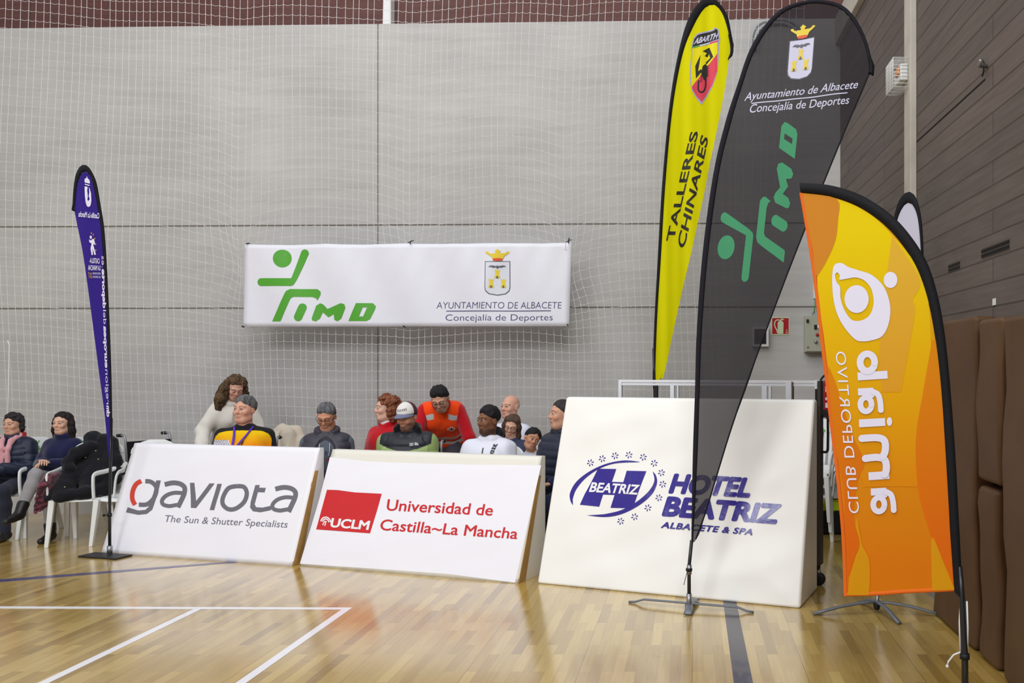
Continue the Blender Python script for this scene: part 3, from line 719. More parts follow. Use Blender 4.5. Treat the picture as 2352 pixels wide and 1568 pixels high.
m = MB(); fp = on_floor(1580, 1413); bp = on_floor(1598, 1380); dd = (fp-bp).normalized()
flag_foot(m, [bp, bp+dd*.05, cc, fp-dd*.07, fp], .03, .25, [.01, .028, .034, .026, .008]); m.build('foot_plate', M_gsteel, rt)

# ---- yellow flag
YB = Vector(((1505-CX)/F*7.75, 7.75, 0))
S = Surf((YB.x, YB.y, 0), (0.30, -1, 0), waves((1, 0), 0.006, 24, 0.2, 0.25))
rt = empty('feather_flag', YB); tag(rt, 'tall bright yellow feather flag with scorpion shield and black lettering', 'flag', 'feather flags')
outer = spline([(1503, 905), (1499, 870), (1503, 740), (1511, 590), (1520, 430), (1532, 290), (1545, 190), (1562, 105), (1580, 45), (1600, 12), (1620, -4), (1640, -3), (1656, 12), (1672, 40), (1680, 75), (1686, 104)], 6)
inner = spline([(1508, 905), (1505, 870), (1509, 740), (1518, 590), (1527, 430), (1540, 290), (1554, 190), (1573, 108), (1594, 58), (1614, 24), (1630, 11), (1644, 13), (1658, 30), (1668, 58), (1675, 85), (1678, 104)], 6)
li = [p for p in inner if p[1] < 900 and p[0] < 1632][::-1]; ri = [p for p in inner if p[0] > 1629]
right = ri+spline([(1678, 104), (1674, 140), (1660, 230), (1640, 330), (1616, 450), (1585, 590), (1560, 700), (1538, 800), (1523, 868)], 6)
M_yel = mat('yellow_cloth', rgb(242, 236, 4), 0.75, 0.15, transl=0.3)
cloth(S, li+[(1505, 870)], right).build('flag_cloth', M_yel, rt)
sleeve(S, outer, inner).build('sleeve', M_blk, rt)
sleeve(S, [(1678, 78), (1686, 102), (1685, 118), (1683, 128), (1672, 138)], [(1672, 80), (1677, 104), (1678, 112), (1677, 122), (1671, 136)], 16, .02).build('tip_pocket', M_blk, rt)
M_pblk = mat('print_black', rgb(48, 46, 40), 0.6)
P = Print(S, .003); P.text('TALLERES', c7((238, 1045)), c7((440, 150)), c7((172, 1045)), 0.02); 
P.text('CHINARES', c7((325, 1112)), c7((524, 205)), c7((265, 1075)), 0.02)
P.build('lettering', M_pblk, rt, 10)
sh = [(447, 470), (470, 372), (508, 325), (600, 300), (660, 285), (676, 266), (712, 280), (730, 380), (718, 440), (716, 560), (702, 690), (660, 830), (600, 940), (550, 1012), (500, 950), (452, 870), (435, 780), (437, 640), (455, 500)]
def shrink(poly, f, c): return [(c[0]+(x-c[0])*f, c[1]+(y-c[1])*f) for x, y in poly]
Print(S, .003).poly(sh, c6).build('shield_rim', mat('print_silver', rgb(176, 174, 206), 0.4), rt, 10)
Print(S, .0045).poly([(456, 470), (700, 410), (702, 520), (455, 840), (447, 760), (449, 640), (462, 500)], c6).build('shield_yellow', mat('print_yellow', rgb(236, 224, 10), .6), rt, 10)
Print(S, .0045).poly([(455, 838), (700, 518), (700, 680), (655, 820), (590, 930), (552, 985), (505, 935), (462, 865)], c6).build('shield_red', mat('print_rose_red', rgb(226, 70, 90), .6), rt, 10)
Print(S, .0045).poly([(460, 458), (480, 378), (515, 338), (610, 312), (668, 298), (685, 280), (703, 292), (714, 376)], c6).build('shield_top', M_pblk, rt, 10)
Print(S, .006).poly([(452, 470), (530, 450), (530, 436), (460, 456)], c6).build('green_bar', mat('print_flag_green', rgb(90, 170, 80), .6), rt)
Print(S, .006).poly([(632, 424), (706, 404), (708, 390), (632, 410)], c6).build('red_bar', mat('print_rose_red', rgb(226, 70, 90), .6), rt)
P = Print(S, .006).poly([(530, 450), (632, 424), (632, 410), (530, 436)], c6); P.text('ABARTH', c6((472, 432)), c6((696, 372)), c6((494, 372)), 0.04); P.build('shield_lettering', mat('print_lilac_white', rgb(206, 204, 226), 0.5), rt)
P = Print(S, .006)
P.poly([(560, 495), (628, 458), (662, 548), (600, 620), (590, 605), (635, 560), (625, 520), (612, 552), (582, 542), (605, 512)], c6)
P.poly([(488, 640), (540, 530), (528, 620), (515, 690), (545, 668), (555, 690), (495, 760)], c6)
P.poly([(560, 640), (590, 615), (610, 640), (612, 720), (595, 780), (570, 770), (545, 710)], c6)
P.band(spline([(592, 765), (590, 830), (575, 875), (545, 892), (520, 870), (518, 820), (524, 775)]), 16, c6)
for k in range(5):
    P.stroke([(602, 640+k*22), (624, 632+k*24)], 6, c6, caps=False); P.stroke([(556, 720+k*16), (538, 732+k*16)], 6, c6, caps=False)
P.build('scorpion', M_pblk, rt, 10)
pl = [Vector((YB.x, YB.y, 0.03)), S.hit(1505, 1000), S.hit(1504, 905), S.hit(1501, 800)]
pole(pl, .016, .011).build('pole', M_pole, rt)
m = MB(); m.box((YB.x, YB.y, .012), (.45, .3, .02)); m.tube([YB+Vector((0, 0, .02)), YB+Vector((0, 0, .2))], .024, 12); m.build('base_plate', mat('dark_steel', rgb(52, 52, 54), .5, metal=.5), rt, bevel=.004)

# ---- orange flag
OB = Vector(((2217-CX)/F*4.15, 4.15, 0))
S = Surf((OB.x, OB.y, 0), (-0.42, -1, 0), waves((1, 0), 0.008, 9, 1.0, 1.1))
rt = empty('feather_flag', OB); tag(rt, 'orange and yellow half-arch flag with white mirrored lettering, nearest the camera', 'flag', 'feather flags')
outer = spline([(1838, 420), (1900, 424), (1960, 440), (2010, 466), (2060, 505), (2105, 560), (2135, 615), (2157, 690), (2172, 780), (2184, 900), (2195, 1050), (2203, 1200), (2212, 1375)], 7)
inner = spline([(1840, 443), (1900, 450), (1955, 467), (2000, 492), (2045, 530), (2085, 580), (2112, 630), (2134, 700), (2150, 790), (2162, 900), (2172, 1050), (2181, 1200), (2192, 1357)], 7)
left = spline([(1840, 443), (1850, 500), (1866, 600), (1879, 700), (1890, 800), (1900, 880), (1908, 960), (1918, 1040), (1930, 1150), (1938, 1250), (1942, 1368)], 7)
M_or = grad_mat('orange_cloth', rgb(236, 178, 16), rgb(238, 132, 10), 0.7, 1.9)
cloth(S, left, inner, 80, 22).build('flag_cloth', M_or, rt)
sleeve(S, outer, inner, 90, .016).build('sleeve', M_blk, rt)
sleeve(S, [(p[0]-4, p[1]) for p in left], [(p[0]+5, p[1]) for p in left], 50, .004).build('side_hem', mat('deep_orange_hem', rgb(224, 104, 20), .7), rt)
sleeve(S, [(1942, 1360), (2030, 1358), (2110, 1353), (2192, 1346)], [(1942, 1369), (2030, 1367), (2110, 1362), (2192, 1357)], 20, .004).build('bottom_hem', mat('deep_orange_hem', rgb(224, 104, 20), .7), rt)
c8 = crop(1820, 400, .3189); cb = crop(1820, 780, .5024); ce = crop(1860, 560, 320/738)
MY = grad_mat('print_amber_yellow', rgb(250, 228, 0), rgb(240, 156, 8), 1.1, 2.35); MO = mat('print_amber', rgb(226, 150, 40), .7, transl=.3); MD = grad_mat('print_deep_orange', rgb(236, 150, 12), rgb(238, 118, 14), 0.8, 1.7); ML = grad_mat('print_light_amber', rgb(240, 196, 60), rgb(238, 164, 30), 1.2, 2.2)
Print(S, .002).poly(spline([(320, 180), (450, 225), (600, 320), (720, 440), (850, 590), (930, 740), (980, 900), (1000, 1240), (990, 1600), (960, 2000), (900, 2250)], 4)+[(520, 2250), (380, 1900), (290, 1600)]+spline([(240, 1250), (190, 900), (185, 720), (240, 600), (310, 480), (330, 300), (320, 180)], 4), c8).build('yellow_area', MY, rt, 10)
Print(S, .0035).poly(spline([(720, 440), (690, 640), (650, 980), (620, 1300), (640, 1568)], 4)+spline([(780, 1568), (850, 1200), (885, 980), (870, 900), (915, 820), (905, 720), (720, 440)], 4), c8).build('light_area', ML, rt, 10)
Print(S, .0035).poly(spline([(75, 140), (320, 178), (328, 330), (310, 480), (250, 620), (190, 720), (165, 730)], 4)+spline([(150, 560), (110, 350), (75, 140)], 4), c8).build('amber_area', MO, rt, 10)
Print(S, .0028).poly(spline([(640, 0), (600, 230), (565, 450), (575, 680), (620, 850), (665, 980), (735, 1120)], 5)+spline([(722, 900), (708, 600), (690, 320), (672, 60), (665, 0)], 5), cb).build('deep_orange_area', MD, rt, 10)
P = Print(S, .0045).poly(spline([(735, 1120), (690, 1010), (640, 900), (636, 1040), (640, 1145)], 4)+[(741, 1140)], cb)
P.build('yellow_wedge', mat('print_sun_yellow', rgb(232, 168, 0), .7, transl=.3), rt, 10); P = Print(S, .0045)
P.poly(spline([(298, 810), (318, 930), (350, 1000), (355, 1090), (350, 1165)], 4)+[(255, 1165), (262, 1085)]+spline([(290, 990), (310, 930), (290, 850), (298, 810)], 4), cb)
P.build('yellow_wedge', mat('print_sun_yellow', rgb(232, 168, 0), .7, transl=.3), rt, 10)
Print(S, .0026).poly(spline([(160, 250), (200, 500), (235, 700), (240, 850), (255, 1085)], 5)+spline([(290, 980), (305, 930), (280, 800), (300, 640), (330, 560), (270, 420), (200, 200), (165, 120)], 5), cb).build('orange_edge', MD, rt, 10)
MWH = mat('print_flag_white', rgb(226, 222, 240), .6)
drop = spline([(125, 130), (140, 106), (170, 102), (205, 122), (260, 140), (320, 160), (375, 205), (410, 265), (427, 345), (415, 430), (380, 490), (320, 512), (275, 516), (240, 505), (190, 450), (150, 380), (128, 300), (120, 200)], 5, True)
ring_o = spline([(160, 190), (200, 184), (245, 178), (290, 195), (325, 240), (337, 310), (320, 370), (285, 400), (245, 408), (215, 395), (185, 350), (165, 290), (162, 230), (145, 205), (136, 175), (138, 158), (150, 153), (160, 170)], 5, True)
P = Print(S, .006).poly([drop, ring_o], ce).disc((248, 292), 63, 74, ce).disc((428, 191), 37, 43, ce)
P.build('emblem', MWH, rt, 10); P = Print(S, .006)
def ringpts(cx_, cy_, rx_, ry_, a0=0, a1=360, n_=22): return [(cx_+rx_*math.cos(math.radians(a0+(a1-a0)*k/n_)), cy_+ry_*math.sin(math.radians(a0+(a1-a0)*k/n_))) for k in range(n_+1)]
def amiab_a(x, y, k):      # the letter a, lying on its side: x, y = middle of its bowl
    P.stroke(ringpts(x, y, 29, 37), 30, ce); P.stroke([(x-42, y-66), (x+38, y-70)], 38, ce, caps=False); P.stroke(spline([(x+34, y-68), (x+62, y-52), (x+74, y-15), (x+78, y+34)]), 30, ce, caps=False); P.stroke([(x+2, y-44), (x+30, y-50)], 30, ce)
P.stroke(ringpts(305, 628, 38, 46), 36, ce); P.stroke([(254, 702), (411, 692)], 42, ce, caps=False)
amiab_a(298, 850, 0); amiab_a(366, 1380, 1)
P.stroke([(262, 950), (398, 943)], 42, ce, caps=False); P.disc((421, 941), 14, 23, ce)
P.stroke([(312, 1230), (420, 1224)], 42, ce, caps=False)
P.stroke(spline([(292, 1136), (350, 1130), (390, 1138), (404, 1165), (404, 1200), (396, 1222)]), 38, ce, caps=False); P.stroke(spline([(272, 1030), (350, 1026), (388, 1036), (400, 1062), (398, 1100), (386, 1128)]), 38, ce, caps=False)
P.text('CLUB DEPORTIVO', ce((212, 1425)), ce((138, 570)), ce((268, 1425)), 0.0, 1.08)
P.build('lettering', MWH, rt, 10)
pole([OB+Vector((0, 0, .03)), S.hit(2216, 1500), S.hit(2210, 1380), S.hit(2204, 1300, -.0)], .017, .014).build('pole', M_pole, rt)
m = MB(); m.tube([S.hit(2216, 1512, 0), S.hit(2216, 1500, 0)], .024, 10); m.build('collar', M_black, rt)
m = MB(); m.tube([S.hit(2207, 1365, .0), S.hit(2204, 1430), S.hit(2206, 1498)], .0045, 6); m.tube([S.hit(2221, 1380, .0), S.hit(2223, 1440), S.hit(2222, 1505)], .0045, 6)
m.tube([S.hit(2207, 1494, .02), S.hit(2192, 1500, .02), S.hit(2180, 1515, .02), S.hit(2177, 1524, .02)], .0045, 6); m.lathe(S.hit(2177, 1526, .02), [(.004, -.008), (.009, 0), (.004, .008)], 8)
m.build('elastic_cord', mat('white_cord', rgb(222, 222, 224), .7), rt)
m = MB()
for an in (.3, .3+math.pi/2, .3+math.pi, .3+1.5*math.pi):
    d = Vector((math.cos(an), math.sin(an), 0)); flag_foot(m, [OB, OB+d*.2, OB+d*.42], .016, .5, [.05, .035, .01])
m.tube([OB+Vector((0, 0, .04)), OB+Vector((0, 0, .16))], .022, 10); m.build('cross_foot', M_gsteel, rt)

# ---- purple flag
PB = Vector(((252-CX)/F*7.74, 7.74, 0))
S = Surf((PB.x, PB.y, 0), (0.75, -1, 0), waves((.7, .7), 0.006, 14, 0.0, 1.2))
rt = empty('feather_flag', PB); tag(rt, 'purple feather flag with black sleeve and white mirrored lettering at left', 'flag', 'feather flags')
c4 = crop(160, 370, 100/523)
outer = spline([(257, 1060), (258, 1000), (256, 860), (250, 700), (241, 540), (231, 470), (222, 420), (212, 396), (203, 383), (194, 378), (185, 381), (178, 391), (172, 408), (168, 440), (166, 480)], 6)
inner = spline([(253, 1060), (253, 1000), (250, 860), (243, 700), (233, 540), (223, 470), (214, 425), (208, 406), (201, 396), (194, 394), (188, 398), (181, 412), (176, 432), (173, 460), (171, 482)], 6)
inr = [p for p in inner if p[0] >= 194][::-1]; inl = [p for p in inner if p[0] <= 194.5 and p[1] < 490]
left = inl+spline([(171, 484), (178, 520), (190, 580), (203, 670), (215, 760), (228, 860), (240, 950), (250, 1055)], 6)
M_pur = mat('purple_cloth', rgb(56, 36, 140), 0.7, 0.2, transl=0.25)
cloth(S, left, inr).build('flag_cloth', M_pur, rt)
sleeve(S, outer, inner).build('sleeve', M_blk, rt)
sleeve(S, [(166, 470), (164, 482), (170, 486)], [(170, 470), (171, 478), (172, 482)], 8, .02).build('tip_pocket', M_blk, rt)
P = Print(S, .006)
P.poly([(178, 305), (215, 310), (210, 360), (218, 420), (212, 470), (225, 480), (240, 458), (228, 420), (235, 380), (232, 330), (222, 312), (240, 330), (256, 390), (260, 480), (252, 530), (232, 553), (208, 545), (192, 500), (182, 420)], c4)
P.poly([(182, 272), (242, 290), (238, 300), (182, 285)], c4); P.poly([(178, 218), (200, 205), (206, 182), (214, 205), (232, 225), (242, 245), (240, 272), (180, 258)], c4)
P.build('coat_of_arms', mat('print_flag_white', rgb(226, 222, 240), .6), rt, 8); P = Print(S, .006)
P.text('Castilla-La Mancha', c4((356, 690)), c4((106, 668)), c4((356, 622)), .02)
P.build('lettering', MATS['print_flag_white'], rt, 10); P = Print(S, .006)
P.disc((253, 915), 13, 20, c4); P.poly([(232, 940), (250, 955), (275, 935), (290, 935), (304, 985), (300, 1008), (288, 995), (283, 1010), (315, 1120), (298, 1130), (272, 1045), (280, 1125), (263, 1130), (250, 1050), (262, 990), (236, 975)], c4)
P.build('runner', MATS['print_flag_white'], rt, 8); P = Print(S, .006)
P.text('CASTILLA-', c4((360, 1230)), c4((238, 1222)), c4((358, 1168)), .02); P.text('LA MANCHA', c4((370, 1312)), c4((222, 1310)), c4((368, 1250)), .02)
P.text('REGIÓN EUROPEA', c4((370, 1362)), c4((276, 1360)), c4((369, 1338)), .0); P.text('DEL DEPORTE', c4((370, 1404)), c4((276, 1402)), c4((369, 1380)), .0)
vt = [(245.5, 957), (242.5, 880), (240, 810), (237.5, 740), (235, 670), (233, 588)]
def vline(s_, y0, y1, wt):
    x0 = interp_edge(vt, y0); x1 = interp_edge(vt, y1)
    P.text(s_, (x0, y0), (x1, y1), (x0+7.5, y0), wt)
vline('clm', 957, 931, .05); vline('region', 928, 848, -.005); vline('europea', 845, 748, .04); vline('del', 744, 712, -.005); vline('deporte', 708, 618, .04); vline('.es', 614, 588, -.005)
P.build('lettering', mat('print_flag_white', rgb(226, 222, 240), .6), rt, 10)
P = Print(S, .006)
for (x, y) in ((260, 866), (283, 884), (300, 932), (311, 1000), (312, 1072)): P.disc((x, y), 8, 11, c4)
P.text('2017', c4((270, 1408)), c4((222, 1400)), c4((270, 1340)), .03); P.build('gold_marks', mat('print_old_gold', rgb(168, 128, 60), .6), rt)
pole([PB+Vector((0, 0, .03)), S.hit(252, 1150), S.hit(254, 1050), S.hit(256, 960, -.004)], .013, .011).build('pole', M_pole, rt)
m = MB(); m.tube([PB+Vector((0, 0, .02)), PB+Vector((0, 0, .09))], .022, 12); m.build('ferrule', M_steel, rt)
m = MB(); q = S.hit(252, 1182); m.tube([q+Vector((0, 0, -.015)), q+Vector((0, 0, .015))], .018, 10); m.tube([q, q+Vector((-.04, -.02, 0))], .006, 6); m.lathe(q+Vector((-.04, -.02, 0)), [(.006, -.012), (.012, 0), (.006, .012)], 8); m.build('clamp', M_black, rt)
m = MB(); a = Vector((PB.x-.02, PB.y-.03, .008)); m.box(a, (.42, .17, .012), rz=-.26); m.build('base_plate', mat('dark_steel', rgb(52, 52, 54), .5, metal=.5), rt, bevel=.003)

# ---- white flag behind the orange one
WB = on_floor(2014, 1407)
S = Surf((WB.x, WB.y, 0), (-0.9, -1, 0), waves((.7, .7), 0.004, 12))
rt = empty('feather_flag', WB); tag(rt, 'narrow white feather flag with black sleeve mostly hidden behind the orange flag', 'flag', 'feather flags')
outer = spline([(2016, 1372), (2060, 1250), (2095, 1050), (2113, 850), (2121, 690), (2121, 600), (2118, 520), (2112, 478), (2103, 452), (2090, 440), (2076, 445), (2064, 462), (2055, 490), (2048, 530)], 6)
inner = spline([(2013, 1372), (2055, 1250), (2090, 1050), (2108, 850), (2116, 690), (2116, 600), (2111, 520), (2104, 486), (2096, 470), (2088, 465), (2078, 470), (2068, 486), (2061, 505), (2055, 535)], 6)
inr = [p for p in inner if p[0] >= 2088 or p[1] > 600][::-1]; inl = [p for p in inner if p[0] <= 2088 and p[1] < 600]
left = inl+spline([(2055, 535), (2062, 700), (2058, 900), (2045, 1080), (2030, 1230), (2012, 1360)], 6)
cloth(S, left, inr).build('flag_cloth', mat('white_cloth', rgb(214, 212, 230), .7, transl=.25), rt)
sleeve(S, outer, inner).build('sleeve', M_blk, rt)
pole([S.hit(2014, 1400), S.hit(2014, 1385), S.hit(2016, 1365)], .013, .012).build('pole', M_steel, rt)
m = MB(); m.lathe(S.hit(2014, 1390), [(.012, -.03), (.02, -.02), (.028, .02), (.018, .03)], 12); m.build('collar', M_black, rt)
a, b, f_ = on_floor(1868, 1413), on_floor(2166, 1416), on_floor(2066, 1435)
c = Vector((WB.x, WB.y, 0))
for (e, nm) in ((a, 'foot_leg'), (b, 'foot_leg'), (f_, 'foot_leg'), (c+(c-f_)*.8, 'foot_leg')):
    m = MB(); flag_foot(m, [c+(e-c)*t for t in (0, .2, .4, .6, .8, 1)], .017, .6, [.075, .073, .064, .05, .03, .012]); m.build(nm, M_gsteel, rt)
# ------------------------------------------------------------------ soft shapes: smooth unions of tapered limbs, meshed by surface nets
def V(*a): return np.array(a, np.float32)
class Soft:
    def __init__(s): s.p = []
    def cap(s, a, b, ra, rb=None, k=0.03, sub=False, g=0):
        s.p.append(('c', V(*a), V(*b), ra, ra if rb is None else rb, k, sub, g)); return s
    def chain(s, pts, rs, k=0.02, g=0, sub=False):
        for i in range(len(pts)-1):
            r0 = rs[i] if isinstance(rs, (list, tuple)) else rs; r1 = rs[i+1] if isinstance(rs, (list, tuple)) else rs
            s.cap(pts[i], pts[i+1], r0, r1, k, sub, g)
        return s
    def ell(s, c, r, k=0.03, R=None, sub=False, g=0):
        s.p.append(('e', V(*c), V(*r), None if R is None else np.array(R, np.float32), 0, k, sub, g)); return s
    def bounds(s):
        lo = np.full(3, 1e9); hi = -lo
        for q in s.p:
            if q[6]: continue
            if q[0] == 'c':
                r = max(q[3], q[4]); pts = [q[1]-r, q[1]+r, q[2]-r, q[2]+r]
            else:
                r = float(max(q[2])); pts = [q[1]-r, q[1]+r]
            for t in pts: lo = np.minimum(lo, t); hi = np.maximum(hi, t)
        return lo, hi
    def _keep(s, P):
        """drop limbs that cannot matter for this compact cloud of points"""
        lo = P.min(0); hi = P.max(0); c = (lo+hi)/2; R = float(np.linalg.norm(hi-lo))/2
        if getattr(s, '_n', -1) != len(s.p):
            s._n = len(s.p)
            s._A = np.array([q[1] for q in s.p]); s._B = np.array([q[2] if q[0] == 'c' else q[1] for q in s.p])
            s._lo = np.array([min(q[3], q[4]) if q[0] == 'c' else float(min(q[2])) for q in s.p]); s._hi = np.array([max(q[3], q[4]) if q[0] == 'c' else float(max(q[2])) for q in s.p])
            s._k = np.array([q[5] for q in s.p]); s._sub = np.array([bool(q[6]) for q in s.p])
        ab = s._B-s._A; t = np.clip(((c-s._A)*ab).sum(1)/np.maximum((ab*ab).sum(1), 1e-10), 0, 1)
        d = np.linalg.norm(c-s._A-t[:, None]*ab, axis=1)
        low = d-s._hi-R; up = np.where(s._sub, 1e9, d-s._lo+R)
        return low < up.min()+2*s._k+0.03
    def ev(s, P, want_g=False):
        if len(P) == 0: return (np.zeros(0, np.float32), np.zeros(0, np.int8)) if want_g else np.zeros(0, np.float32)
        keep = s._keep(P) if len(s.p) > 6 else [True]*len(s.p)
        d = None; gi = np.zeros(len(P), np.int8); best = np.full(len(P), 1e9, np.float32)
        for kp, q in zip(keep, s.p):
            if not kp or (d is None and q[6]): continue
            if q[0] == 'c':
                a, b, ra, rb = q[1:5]; ab = b-a; L = max(float(ab@ab), 1e-10)
                t = np.clip(((P-a)@ab)/L, 0, 1)
                e = np.sqrt(((P-a-t[:, None]*ab)**2).sum(1)) - (ra+(rb-ra)*t)
            else:
                X = P-q[1]
                if q[3] is not None: X = X@q[3]
                u = X/q[2]; k0 = np.sqrt((u*u).sum(1)); k1 = np.sqrt(((u/q[2])**2).sum(1))+1e-9
                e = k0*(k0-1)/k1
            k = q[5]
            if want_g and not q[6]:
                m = e < best; best[m] = e[m]; gi[m] = q[7]
            if d is None: d = e
            elif q[6]:
                h = np.clip(0.5-0.5*(d+e)/k, 0, 1); d = d*(1-h)+(-e)*h+k*h*(1-h)
            else:
                h = np.clip(0.5+0.5*(d-e)/k, 0, 1); d = d*(1-h)+e*h-k*h*(1-h)
        return (d, gi) if want_g else d
def wob(P, sc, seed=0):
    """cheap smooth noise in about -1..1"""
    r = np.random.RandomState(seed); o = 0
    for k in range(5):
        w = r.normal(size=3); w = w/np.linalg.norm(w)*sc*(0.7+0.35*k)
        w2 = r.normal(size=3); w2 = w2/np.linalg.norm(w2)*sc*0.6
        o = o+np.sin(P@w.astype(np.float32)+r.uniform(0, 6)+1.3*np.sin(P@w2.astype(np.float32)+r.uniform(0, 6)))*(1-0.12*k)
    return (o/3.0).astype(np.float32)
def nets(fn, lo, hi, h, pad=0.03):
    lo = np.array(lo)-pad; hi = np.array(hi)+pad
    n = np.ceil((hi-lo)/h).astype(int)+1; c = 6
    nc = np.ceil(n/c).astype(int)
    gx = np.stack(np.meshgrid(*[np.arange(k) for k in nc], indexing='ij'), -1).reshape(-1, 3)
    ctr = (lo+(gx*c+(c-1)/2)*h).astype(np.float32)
    dc = fn(ctr); near = np.abs(dc) < h*c*1.25+0.012
    D = np.repeat(np.repeat(np.repeat(np.where(dc < 0, -1, 1).astype(np.float32).reshape(nc), c, 0), c, 1), c, 2)
    bl = gx[near]; sb = bl//4; key = (sb[:, 0]*1000+sb[:, 1])*1000+sb[:, 2]; o_ = np.argsort(key, kind='stable'); bl = bl[o_]; key = key[o_]
    off = np.stack(np.meshgrid(*[np.arange(c)]*3, indexing='ij'), -1).reshape(-1, 3)
    idx = (bl[:, None, :]*c+off[None]).reshape(-1, 3)
    pts = (lo+idx*h).astype(np.float32)
    val = np.empty(len(pts), np.float32)
    cuts = np.concatenate([[0], np.nonzero(np.diff(key))[0]+1, [len(key)]])*c**3
    for i0, i1 in zip(cuts[:-1], cuts[1:]): val[i0:i1] = fn(pts[i0:i1])
    D[idx[:, 0], idx[:, 1], idx[:, 2]] = val
    S = D < 0
    a = S[:-1, :-1, :-1]; mixed = np.zeros_like(a)
    cs = [(i, j, k) for i in (0, 1) for j in (0, 1) for k in (0, 1)]
    for (i, j, k) in cs: mixed |= (S[i:S.shape[0]-1+i, j:S.shape[1]-1+j, k:S.shape[2]-1+k] != a)
    cell = np.argwhere(mixed); vid = -np.ones(mixed.shape, np.int32); vid[cell[:, 0], cell[:, 1], cell[:, 2]] = np.arange(len(cell))
    cv = {c_: D[cell[:, 0]+c_[0], cell[:, 1]+c_[1], cell[:, 2]+c_[2]] for c_ in cs}
    acc = np.zeros((len(cell), 3)); cnt = np.zeros(len(cell))
    for c0 in cs:
        for ax in range(3):
            if c0[ax]: continue
            c1 = list(c0); c1[ax] = 1; v0 = cv[c0]; v1 = cv[tuple(c1)]; m = (v0 < 0) != (v1 < 0)
            t = np.where(m, v0/(v0-v1+1e-12*(v0 == v1)), 0); p = np.tile(np.array(c0, float), (len(cell), 1)); p[:, ax] += t
            acc[m] += p[m]; cnt[m] += 1
    verts = lo+(cell+acc/np.maximum(cnt, 1)[:, None])*h
    quads = []
    for ax in range(3):
        b, c2 = (ax+1) % 3, (ax+2) % 3
        s0 = [slice(None)]*3; s1 = [slice(None)]*3; s0[ax] = slice(0, -1); s1[ax] = slice(1, None)
        e = np.argwhere(S[tuple(s0)] != S[tuple(s1)])
        e = e[(e[:, b] > 0) & (e[:, c2] > 0) & (e[:, b] < S.shape[b]-1) & (e[:, c2] < S.shape[c2]-1)]
        def vi(db, dc_):
            q = e.copy(); q[:, b] += db; q[:, c2] += dc_; return vid[q[:, 0], q[:, 1], q[:, 2]]
        Q = np.stack([vi(-1, -1), vi(0, -1), vi(0, 0), vi(-1, 0)], 1)
        flip = ~S[e[:, 0], e[:, 1], e[:, 2]]
        Q[flip] = Q[flip][:, ::-1]; quads.append(Q)
    Q = np.concatenate(quads); Q = Q[(Q >= 0).all(1)]
    return verts, Q
def soft_mesh(name, fn, lo, hi, h, mats, parent=None, colors=None, matrix=None, world=False, fidx=None):
    v, q = nets(fn, lo, hi, h)
    me = bpy.data.meshes.new(name)
    vv = v if matrix is None else v@np.array(matrix.to_3x3()).T+np.array(matrix.translation)
    me.vertices.add(len(v)); me.vertices.foreach_set('co', vv.astype(np.float32).ravel())
    me.loops.add(len(q)*4); me.polygons.add(len(q)); me.loops.foreach_set('vertex_index', q.astype(np.int32).ravel())
    me.polygons.foreach_set('loop_start', np.arange(0, len(q)*4, 4, dtype=np.int32)); me.polygons.foreach_set('loop_total', np.full(len(q), 4, np.int32))
    me.polygons.foreach_set('use_smooth', np.ones(len(q), bool))
    for m in (mats if isinstance(mats, (list, tuple)) else [mats]): me.materials.append(m)
    if fidx is not None: me.polygons.foreach_set('material_index', fidx(v[q].mean(1)).astype(np.int32))
    me.update(calc_edges=True)
    if colors is not None:
        c = colors(v.astype(np.float32)); at_ = me.color_attributes.new('Col', 'FLOAT_COLOR', 'POINT')
        at_.data.foreach_set('color', np.concatenate([c, np.ones((len(c), 1))], 1).astype(np.float32).ravel())
    return link(name, me, parent, world)
# ------------------------------------------------------------------ people
SKIN = vcol_mat('skin', 0.55, 0.3)
CLOTH = vcol_mat('woven_cloth', 0.85, 0.15, bump=0.25, bscale=220, sheen=0.1)
FLEECE = vcol_mat('fleece', 0.95, 0.05, bump=0.3, bscale=260, sheen=0.3)
NYLON = vcol_mat('quilted_nylon', 0.45, 0.35, bump=0.08, bscale=90)
LEATHER = mat('black_leather', rgb(26, 24, 26), 0.4, 0.4)
HAIRM = vcol_mat('hair', 0.6, 0.22, bump=0.5, bscale=1.0)
_n = HAIRM.node_tree; _m = _n.nodes.new('ShaderNodeMapping'); _m.inputs['Scale'].default_value = (190, 190, 26)
_t = [q for q in _n.nodes if q.type == 'TEX_NOISE'][0]; _c = [q for q in _n.nodes if q.type == 'TEX_COORD'][0]
_n.links.new(_c.outputs['Object'], _m.inputs['Vector']); _n.links.new(_m.outputs['Vector'], _t.inputs['Vector'])
def c3(r, g, b): return np.array([lin(r), lin(g), lin(b)], np.float32)
def Rx(a): c, s = math.cos(a), math.sin(a); return np.array([[1, 0, 0], [0, c, -s], [0, s, c]])
def Ry(a): c, s = math.cos(a), math.sin(a); return np.array([[c, 0, s], [0, 1, 0], [-s, 0, c]])
def Rz(a): c, s = math.cos(a), math.sin(a); return np.array([[c, -s, 0], [s, c, 0], [0, 0, 1]])
def ramp(x, a, b): return np.clip((x-a)/(b-a), 0, 1)
LAP = (((.05, .05, -.27), (-.12, .21, -.02)), ((.05, .05, -.27), (-.12, .21, -.02)))
